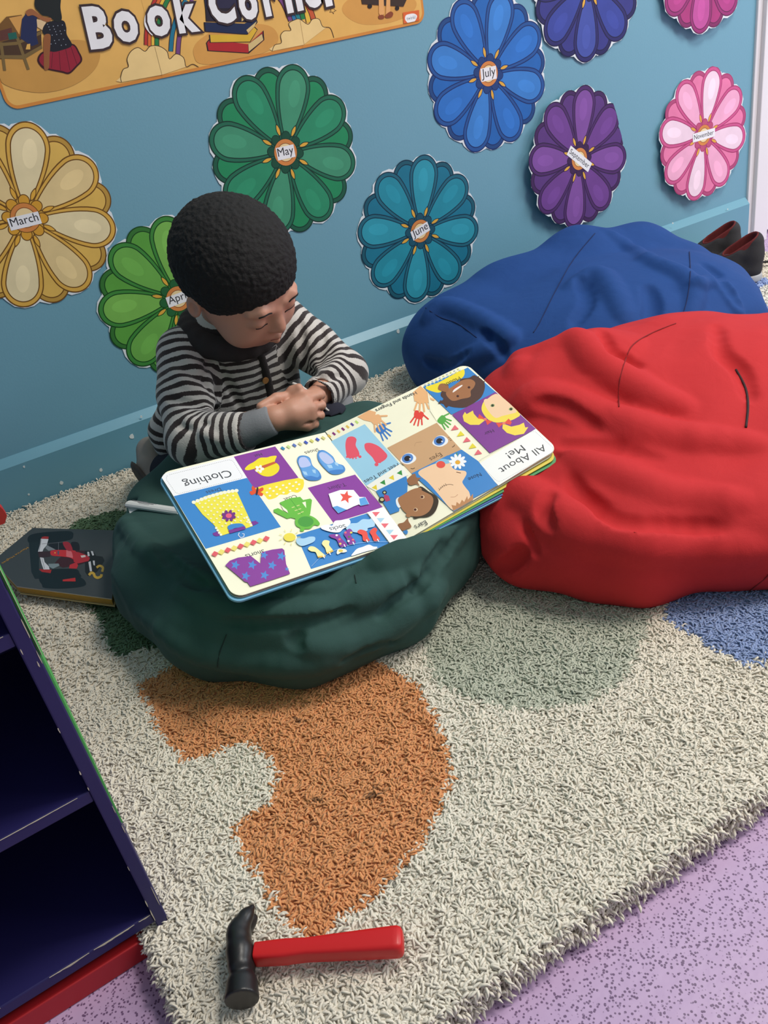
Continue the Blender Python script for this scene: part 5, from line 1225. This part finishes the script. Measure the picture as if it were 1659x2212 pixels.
fd = (fc1 - fc0) / np.linalg.norm(fc1 - fc0); vh.plane(fc0 + (fc1 - fc0) * .84, fd, .0012)
me, _ = vh.mesh('hammer_head'); link('hammer_head', me, ham, M_HB, True)

# ================================================================== PAIR OF SHOES behind the blue bag
M_SH1 = mat('black_suede', (46, 44, 46), 0.9, 0.3, 300, 0.1, 60); M_SH2 = mat('dark_red_lining', (104, 30, 30), 0.9, 0.2, 200); M_SH3 = mat('grey_rubber', (176, 176, 178), 0.7); M_SH4 = mat('rust_trim', (130, 46, 38), 0.8)
def shoe(heel, toe, wid, tall, label, strap=None):
    heel = np.array(heel, float); toe = np.array(toe, float); d = toe - heel; L = np.linalg.norm(d); d /= L; s_ = np.cross(d, zz)
    lo = np.minimum(heel, toe) - .06; hi = np.maximum(heel, toe) + .06; lo[2] = .02; hi[2] = heel[2] + tall + .03
    P = lambda a, b, c: heel + d * L * a + s_ * wid * b + zz * c
    root = empty('toddler_shoe', P(.5, 0, 0), label, 'shoe', 'toddler shoes by the door')
    v = Vol(lo, hi, .0016)
    v.chain([P(.14, 0, .022), P(.4, 0, .022), P(.72, 0, .022), P(.86, 0, .020)], [wid * .42, wid * .46, wid * .52, wid * .42], .01)
    v.chain([P(.14, 0, .03), P(.12, 0, tall * .6), P(.10, 0, tall - .012)], [wid * .46, wid * .44, wid * .40], .012)
    v.chain([P(.55, 0, .03), P(.36, 0, tall * .7)], [wid * .48, wid * .42], .012)
    for a_ in (.17, .24, .31, .37): v.chain([P(a_, 0, .035), P(a_, 0, tall + .02)], [wid * .30, wid * .33], .003, 'sub')
    v.plane(P(.12, 0, tall), (d * .55 + zz), .004)
    v.plane(P(0, 0, .012), (0, 0, -1), .003)
    me, _ = v.mesh('upper'); link('upper', me, root, M_SH1, True)
    v = Vol(lo, hi, .0018); v.chain([P(.14, 0, .006), P(.45, 0, .006), P(.76, 0, .006), P(.87, 0, .007)], [wid * .50, wid * .50, wid * .56, wid * .44], .008)
    v.plane(P(0, 0, .016), (0, 0, 1), .002); v.plane(P(0, 0, 0.0), (0, 0, -1), .002)
    me, _ = v.mesh('sole'); link('sole', me, root, M_SH3, True)
    v = Vol(lo, hi, .0016)
    for a_ in (.17, .24, .31, .37): v.chain([P(a_, 0, .033), P(a_, 0, tall + .02)], [wid * .355, wid * .375], .002)
    for a_ in (.17, .24, .31, .37): v.chain([P(a_, 0, .038), P(a_, 0, tall + .03)], [wid * .29, wid * .31], .002, 'sub')
    v.plane(P(.12, 0, tall + .002), (d * .55 + zz), .003)
    me, _ = v.mesh('lining'); link('lining', me, root, M_SH2, True)
    b = MB(); b.tube([P(.48, -.50, .034), P(.47, -.34, .052), P(.47, 0, .060), P(.47, .34, .052), P(.48, .50, .034)], .011, 10, flat=.25); b.build('fastening_strap', M_SH1, root, smooth=True)
    b = MB(); b.tube([P(.62, -.47, .030), P(.62, -.30, .046), P(.62, 0, .051), P(.62, .30, .046), P(.62, .47, .030)], .006, 8, flat=.3); b.build('toe_trim', M_SH4, root, smooth=True)
    if strap is not None: b = MB(); b.tube(smooth_open(strap, 5), .0055, 8, flat=.45); b.build('loose_strap', M_SH1, root, smooth=True)
    return root
shoe((1.528, -.245, .029), (1.405, -.170, .029), .060, .092, 'black and rust toddler shoe nearer the camera, behind the blue bean bag', [atZ(1607, 548, .075), atZ(1625, 562, .050), atZ(1645, 566, .040), atZ(1670, 564, .038)])
shoe((1.572, -.146, .029), (1.452, -.075, .029), .058, .092, 'black and rust toddler shoe against the skirting board')

# ================================================================== THE CHILD
M_SKIN = mat('skin', (200, 146, 122), 0.5, 0.08, 400, 0.05, 30, sss=0.15); M_HAIR = mat('black_hair', (17, 15, 15), 0.85, 0.9, 420, 0.2, 120)
M_COLLAR = mat('charcoal_knit', (52, 46, 46), 0.95, 0.5, 500, 0.1, 80); M_UNDER = mat('grey_marl_jersey', (128, 130, 134), 0.95, 0.3, 500, 0.08, 90)
M_TROU = mat('navy_jersey_trousers', (32, 34, 48), 0.95, 0.3, 500, 0.08, 60); M_BTN = mat('tan_button', (170, 120, 72), 0.4)
def unit(v): v = np.array(v, float); return v / np.linalg.norm(v)
HC = np.array([.3555, -.374, .394]); HF = unit((.30, -.72, -.62)); tmp = unit((-.05, -.35, 1)); HRt = unit(np.cross(HF, tmp)); HU = np.cross(HRt, HF)
HR_ = np.stack([HRt, HF, HU], 1)
def hd(r, f, u): return HC + HRt * r + HF * f + HU * u
# joints
neck0 = hd(0, -.030, -.075); chest = np.array([.352, -.262, .268]); belly = np.array([.345, -.225, .175]); hip = np.array([.335, -.185, .105])
shA = np.array([.272, -.285, .286]); elA = np.array([.228, -.372, .196]); wrA = atY(592, 905, -.452)
shB = np.array([.432, -.275, .284]); elB = np.array([.489, -.352, .198]); wrB = atY(668, 872, -.412)
vp_ = Vol((.17, -.56, .06), (.60, -.08, .53), .0019)
# head
vp_.ell(hd(0, -.012, .012), (.073, .082, .072), 0, rot=HR_)
vp_.ell(hd(0, .020, -.028), (.060, .060, .058), .02, rot=HR_)
vp_.ell(hd(0, .040, -.066), (.030, .030, .022), .022, rot=HR_)
for s_ in (-1, 1):
    vp_.ell(hd(.032 * s_, .046, -.044), (.026, .026, .024), .016, rot=HR_)
    vp_.ell(hd(.028 * s_, .080, -.006), (.013, .008, .008), .014, 'sub', rot=HR_)
    vp_.ell(hd(.028 * s_, .064, -.009), (.0130, .0125, .0110), .005, rot=HR_)
    vp_.chain([hd(.014 * s_, .0735, .009), hd(.028 * s_, .0715, .013), hd(.041 * s_, .063, .009)], [.0036, .0040, .0035], .012)
    vp_.ell(hd(.074 * s_, -.006, -.018), (.0065, .013, .020), .005, rot=HR_); vp_.ell(hd(.079 * s_, -.002, -.017), (.004, .007, .011), .003, 'sub', rot=HR_)
vp_.chain([hd(0, .072, .000), hd(0, .0795, -.018), hd(0, .0845, -.025)], [.0060, .0066, .0078], .009)
for s_ in (-1, 1): vp_.ell(hd(.0085 * s_, .079, -.028), (.0052, .006, .005), .005, rot=HR_)
vp_.ell(hd(0, .072, -.046), (.020, .012, .010), .008, rot=HR_)
vp_.chain([hd(-.014, .076, -.0465), hd(0, .0845, -.0440), hd(.014, .076, -.0465)], [.0022, .0036, .0022], .003)
vp_.chain([hd(-.012, .076, -.0530), hd(0, .0835, -.0545), hd(.012, .076, -.0530)], [.0024, .0042, .0024], .003)
vp_.chain([hd(-.016, .079, -.0495), hd(0, .0885, -.0492), hd(.016, .079, -.0495)], [.0009, .0012, .0009], .001, 'sub')
# neck, trunk, arms
vp_.cap(neck0 + HU * .02, np.array([.352, -.290, .312]), .034, .040, .02)
vp_.chain([chest + np.array([0, .01, -.01]), belly, hip], [.046, .052, .052], .03)
vp_.chain([shA, elA, wrA], [.022, .022, .0165], .014); vp_.chain([shB, elB, wrB], [.022, .022, .0165], .014); vp_.cap(shA, shB, .024, .024, .02)
# nearer hand: loose fist, back of the hand to the camera, fingers stacked downwards and curled under
kn = [atY(x, y, Y) for x, y, Y in ((660, 862, -.452), (672, 882, -.458), (671, 903, -.462), (664, 921, -.462))]
vd = unit(ray(650, 890)); rt_ = unit(kn[1] - wrA)
vp_.chain([wrA, (wrA + kn[1]) / 2, kn[1] - rt_ * .006], [.0165, .0175, .013], .008)
for i, (k_, r) in enumerate(zip(kn, (.0074, .0076, .0073, .0064))):
    m0 = wrA + (k_ - wrA) * .35
    vp_.cap(m0, k_, .0095, r + .0012, .008)
    L1 = (.0150, .0155, .0145, .0115)[i]
    t1 = k_ + (rt_ * .85 + vd * .45) * L1 * (1.15 if i else 1.6); t2 = t1 + (vd * .95 - rt_ * .25) * L1 * .9; t3 = t2 - (rt_ * .95 + vd * .1) * L1 * .8
    if i == 0: t2 = t1 + (rt_ * .3 + vd * .9) * L1 * .7; t3 = t2 + (vd * .3 - rt_ * .9) * L1 * .7
    vp_.chain([k_, t1, t2, t3], [r, r * .96, r * .9, r * .8], .0016)
for i in range(3):   # clefts between the curled fingers
    m_ = (kn[i] + kn[i + 1]) / 2; q_ = -vd * .0072
    vp_.chain([m_ - rt_ * .010 + q_ * 1.15, m_ + q_ * .95, m_ + rt_ * .013 + vd * .004 + q_ * .8, m_ + rt_ * .019 + vd * .012], [.0010, .0017, .0019, .0016], .002, 'sub')
th0 = wrA + (kn[0] - wrA) * .35 + vd * .008; vp_.chain([th0, kn[0] + vd * .012 - rt_ * .004 + zz * .006, kn[0] + rt_ * .016 + vd * .016 + zz * .004], [.0095, .0080, .0068], .004)
# farther hand, its fingers reaching to the left over the wrist of the nearer one
tip = [atY(563, 878, -.440), atY(572, 872, -.430), atY(585, 868, -.422), atY(600, 868, -.414)]
pal = atY(640, 858, -.424)
vp_.chain([wrB, pal], [.0165, .0155], .01)
for i, t_ in enumerate(tip):
    b_ = pal + np.array([-.006, .004 * i - .004, .006 - .0045 * i]); md = b_ * .5 + t_ * .5 + zz * .004
    vp_.chain([pal, b_, md, t_], [.012, .0078, .0074, .0062], .003)
vp_.chain([pal, atY(632, 846, -.430), atY(645, 838, -.436)], [.010, .0080, .0066], .004)
# legs, kneeling (inside the trousers)
knA = np.array([.262, -.262, .085]); knB = np.array([.445, -.360, .120])
vp_.chain([hip + np.array([-.03, 0, 0]), knA], [.040, .030], .02); vp_.chain([hip + np.array([.03, 0, 0]), knB], [.040, .030], .02)
vp_.carve(vg, .002)
me, _ = vp_.mesh('person')
person = link('person', me, None, M_SKIN, True, origin=(.34, -.22, .03))
tag(person, 'toddler in a striped jacket kneeling behind the green bean bag, looking down at the book', 'person')
# short black hair
vhh = Vol(HC - .125, HC + .125, .0019)
vhh.ell(hd(0, -.016, .020), (.0815, .0885, .0765), 0, rot=HR_)
vhh.ell(hd(0, .047, -.048), (.063, .062, .072), .010, 'sub', rot=HR_); vhh.ell(hd(0, -.02, -.105), (.07, .075, .045), .012, 'sub', rot=HR_)
for s_ in (-1, 1): vhh.ell(hd(.080 * s_, -.002, -.030), (.020, .022, .026), .006, 'sub', rot=HR_)
me, Vv = vhh.mesh('hair')
n_ = (Vv - HC); n_ /= np.linalg.norm(n_, axis=1)[:, None]
dsp = np.array([pnoise(Vector(p * 190)) + .6 * pnoise(Vector(p * 420)) for p in Vv]) * .0016
Vv = Vv + n_ * dsp[:, None]; me.vertices.foreach_set('co', Vv.astype(np.float32).ravel()); me.update()
link('hair', me, person, M_HAIR, True)
def snap(vol, p, out=0.0):
    p = np.array(p, float)
    for _ in range(12):
        e = vol.h; g = np.array([vol.at(p + e * w) - vol.at(p - e * w) for w in np.eye(3)]); g /= np.linalg.norm(g) + 1e-9
        p = p - g * vol.at(p) * .8
    return p + g * out
for s_ in (-1, 1):   # lowered lids: a lash line on each
    b = MB(); b.tube([snap(vp_, hd(.028 * s_ + x, .0768, -.0160 + abs(x) * .16), .0002) for x in np.linspace(-.011, .011, 9)], .0008, 6); b.build('eyelashes', M_HAIR, person, smooth=True)
    b = MB(); b.tube([snap(vp_, hd(s_ * (.028 + x), .0790, .0150 - x * x * 30), .0001) for x in np.linspace(-.012, .012, 8)], .0011, 6); b.build('eyebrow', M_HAIR, person, smooth=True)
b = MB(); b.tube([snap(vp_, hd(x, .0862, -.0492), .0) for x in np.linspace(-.013, .013, 9)], .0008, 6); b.build('mouth_line', mat('lip_colour', (128, 70, 62), 0.5), person, smooth=True)

# jacket
PER = .0142
bones = []   # (a, b, s0, which) stripe coordinate runs along the bone
def jacket():
    v = Vol((.15, -.56, .05), (.60, -.07, .38), .0022)
    v.chain([np.array([.352, -.275, .285]), belly, np.array([.34, -.205, .115])], [.066, .076, .080], .03)
    v.chain([np.array([.300, -.275, .270]), np.array([.292, -.25, .15])], [.045, .050], .03); v.chain([np.array([.405, -.270, .268]), np.array([.395, -.25, .15])], [.045, .050], .03)
    cuA = atY(520, 935, -.430)
    v.chain([shA, (shA + elA) / 2 + np.array([-.004, 0, 0]), elA], [.040, .038, .036], .012); v.chain([elA, cuA], [.036, .029], .010)
    cuB = wrB + (elB - wrB) * .30
    v.chain([shB, (shB + elB) / 2, elB], [.040, .037, .034], .012); v.chain([elB, cuB], [.034, .027], .010)
    # flared back hem at the child's right hip
    v.chain([np.array([.268, -.19, .19]), np.array([.232, -.175, .135]), np.array([.222, -.185, .115])], [.030, .026, .018], .02)
    v.chain([elA + (0, 0, -.01), np.array([.245, -.355, .12])], [.032, .022], .015)
    # folds
    def fo(pix, r, u, k=.006, op='sub'): v.fold(pix, r, u, k, op)
    fo([(430, 740), (470, 790), (500, 840), (520, 880)], .0055, .0045); fo([(455, 770), (440, 810), (450, 850)], .0045, .0035)
    fo([(650, 700), (655, 760), (660, 810)], .0055, .0045); fo([(672, 800), (700, 815), (740, 812)], .005, .0045); fo([(690, 690), (700, 740), (690, 790)], .0045, .0035)
    fo([(400, 770), (430, 800), (455, 830)], .0085, .003, .008, 'add'); fo([(365, 860), (400, 870), (440, 880)], .0045, .003); fo([(720, 740), (735, 770), (715, 800)], .008, .003, .008, 'add'); fo([(370, 800), (410, 830), (470, 870)], .008, .0028, .008, 'add')
    fo([(385, 920), (420, 925), (450, 915)], .004, .003); fo([(400, 900), (440, 935), (470, 950)], .007, .003, .007, 'add')
    # sleeve and hem openings
    dA = unit(cuA - elA); v.plane_local = None
    return v, cuA, cuB
vj, cuA, cuB = jacket()
def cut(v, p, n, rad):
    """open the end of a sleeve"""
    n = unit(n); v.cap(p + n * .004, p + n * .05, rad, rad, .002, 'sub')
cut(vj, cuA, cuA - elA, .024); cut(vj, cuB, cuB - elB, .024)
me, Vv = vj.mesh('striped_jacket')
def seg_param(V, a, b):
    ab = b - a; t = ((V - a) @ ab) / (ab @ ab); tc_ = np.clip(t, 0, 1); d = np.linalg.norm(V - (a + tc_[:, None] * ab), axis=1); return d, t * np.linalg.norm(ab)
cand = []
d, t = seg_param(Vv, np.array([.352, -.275, .30]), np.array([.338, -.215, .08])); cand.append((d - .050, t + .16 * (np.abs(Vv[:, 0] - .352)) * 0 + .10 * (Vv[:, 1] + .3)))
for s0, e0, c0, rr in ((shA, elA, cuA, .0), (shB, elB, cuB, .0)):
    L1 = np.linalg.norm(e0 - s0); d1, t1 = seg_param(Vv, s0, e0); d2, t2 = seg_param(Vv, e0, c0)
    w = 1 / (1 + np.exp(-(d1 - d2) / .006)); cand.append((np.minimum(d1, d2) - .030, (t1 * (1 - w) + (t2 + L1) * w) + .0035))
dm = np.stack([c[0] for c in cand]); sel = dm.argmin(0); sv = np.choose(sel, [c[1] for c in cand])
sv = sv + np.array([.0034 * pnoise(Vector(p * 24)) + .0016 * pnoise(Vector(p * 60)) for p in Vv])
at = me.attributes.new('stripe', 'FLOAT', 'POINT'); at.data.foreach_set('value', (sv / PER).astype(np.float32))
m_, nt, bs = newmat('striped_fleece'); bs.inputs['Roughness'].default_value = .95; bs.inputs['Specular IOR Level'].default_value = .15; bs.inputs['Sheen Weight'].default_value = .3
a1 = nt.nodes.new('ShaderNodeAttribute'); a1.attribute_name = 'stripe'
fr = nt.nodes.new('ShaderNodeMath'); fr.operation = 'FRACT'; nt.links.new(a1.outputs['Fac'], fr.inputs[0])
tc = nt.nodes.new('ShaderNodeTexCoord'); nz = nt.nodes.new('ShaderNodeTexNoise'); nz.inputs['Scale'].default_value = 500; nt.links.new(tc.outputs['Object'], nz.inputs['Vector'])
ad = nt.nodes.new('ShaderNodeMath'); ad.operation = 'MULTIPLY_ADD'; ad.inputs[1].default_value = .16; nt.links.new(nz.outputs['Fac'], ad.inputs[0]); nt.links.new(fr.outputs['Value'], ad.inputs[2])
cr = nt.nodes.new('ShaderNodeValToRGB'); e = cr.color_ramp.elements
e[0].position = 0.08; e[0].color = lin((206, 200, 194)); e[1].position = 0.12; e[1].color = lin((58, 50, 50))
for pz, cc in ((.56, (58, 50, 50)), (.61, (206, 200, 194)), (1.0, (206, 200, 194))): x_ = e.new(pz); x_.color = lin(cc)
nt.links.new(ad.outputs['Value'], cr.inputs['Fac']); nt.links.new(cr.outputs['Color'], bs.inputs['Base Color'])
bp = nt.nodes.new('ShaderNodeBump'); bp.inputs['Strength'].default_value = .4; bp.inputs['Distance'].default_value = .001; nt.links.new(nz.outputs['Fac'], bp.inputs['Height']); nt.links.new(bp.outputs['Normal'], bs.inputs['Normal'])
jk = link('striped_jacket', me, person, m_, True)
# dark knitted collar
v = Vol((.24, -.46, .23), (.47, -.16, .42), .002)
cc = np.array([.352, -.292, .312])
ringp = [cc + np.array([.062 * math.cos(t), .056 * math.sin(t), .012 * math.sin(t) - .0 * math.cos(t)]) for t in np.linspace(0, 2 * PI, 21)]
ringp = [p + np.array([0, 0, -.014 * max(0, -math.sin(t))]) for p, t in zip(ringp, np.linspace(0, 2 * PI, 21))]
v.chain(ringp, [.0175] * 21, .004); 
me, _ = v.mesh('collar'); co = link('collar', me, jk, M_COLLAR, True)
# button band and button
pts = [vj.hit(x, y)[0] + vj.hit(x, y)[1] * .0005 for x, y in smooth_open([(560, 765), (566, 785), (574, 812), (582, 850), (588, 880)], 3)]
b = MB(); b.tube(pts, .0075, 8, flat=.45); b.build('button_band', M_COLLAR, jk, smooth=True)
p, g = vj.hit(570, 819); b = MB(); b.tube([p + g * .0035, p + g * .0058], .0052, 16); b.build('button', M_BTN, jk)
# grey undershirt cuffs
b = MB(); dA = unit(wrA - cuA); b.tube([cuA - dA * .02, cuA, cuA + dA * .012, cuA + dA * .03, wrA - dA * .004, wrA - dA * .001], [.023, .0245, .0245, .0225, .0215, .0185], 20); b.build('undershirt_cuff', M_UNDER, person, smooth=True)
b = MB(); q1, q2, q3 = atY(742, 868, -.385), atY(736, 892, -.395), atY(716, 915, -.405); b.tube(smooth_open([atY(738, 850, -.375), q1, q2, q3], 4), [.010, .012, .0135, .0145, .015, .015, .0155, .015, .0145, .014, .013, .012, .010], 16); b.build('undershirt_cuff', M_UNDER, person, smooth=True)
# pale edge of the open jacket front
b = MB(); b.tube(smooth_open([atY(632, 828, -.395), atY(655, 838, -.405), atY(690, 868, -.418), atY(710, 888, -.425), atY(725, 880, -.42)], 4), .0030, 8, flat=.7); b.build('jacket_hem', mat('cream_hem', (206, 200, 194), 0.9), jk, smooth=True)
# navy trousers
v = Vol((.13, -.48, .024), (.56, -.06, .21), .0024)
v.ell(hip + (0, 0, -.005), (.078, .070, .062), 0)
v.chain([hip + np.array([-.035, 0, -.01]), knA], [.052, .042], .02); v.chain([hip + np.array([.035, -.01, 0]), knB, knB + np.array([-.02, -.05, .035])], [.052, .044, .034], .02)
v.chain([knA, np.array([.215, -.20, .068]), np.array([.200, -.165, .065])], [.040, .036, .030], .02); v.chain([knB, np.array([.47, -.25, .07]), np.array([.46, -.12, .06])], [.040, .034, .028], .02)
v.carve(vg, .001); v.plane((0, 0, .030), (0, 0, -1), .004)
me, _ = v.mesh('trousers'); link('trousers', me, person, M_TROU, True)
# soft shoes on the child's feet (sole turned outwards)
M_SOLE = mat('brown_sole', (84, 74, 68), 0.85, 0.2, 120); M_SUEDE = mat('grey_suede', (148, 140, 134), 0.95, 0.4, 300, 0.08, 60)
def foot(name, top, bot, out, parent):
    v = Vol(np.minimum(top, bot) - .05, np.maximum(top, bot) + .05, .0018)
    out = unit(out); v.chain([top - out * .020, (top + bot) / 2 - out * .020, bot - out * .016], [.024, .025, .020], .01); v.plane((0, 0, .030), (0, 0, -1), .003)
    v.plane((top + bot) / 2 + out * .001, out, .004); me, _ = v.mesh(name); o = link(name, me, parent, M_SUEDE, True)
    v = Vol(np.minimum(top, bot) - .05, np.maximum(top, bot) + .05, .0018); v.chain([top - out * .012, (top + bot) / 2 - out * .012, bot - out * .008], [.026, .028, .023], .01)
    v.plane((top + bot) / 2 + out * .0065, out, .003); v.plane((top + bot) / 2 - out * .001, -out, .002); v.plane((0, 0, .030), (0, 0, -1), .003)
    me, _ = v.mesh('sole'); link('sole', me, o, M_SOLE, True); return o
foot('shoe', np.array([.184, -.135, .092]), np.array([.158, -.215, .058]), (-.93, -.10, -.15), person)
foot('shoe', np.array([.50, -.075, .062]), np.array([.49, -.13, .05]), (.9, .1, .1), person)
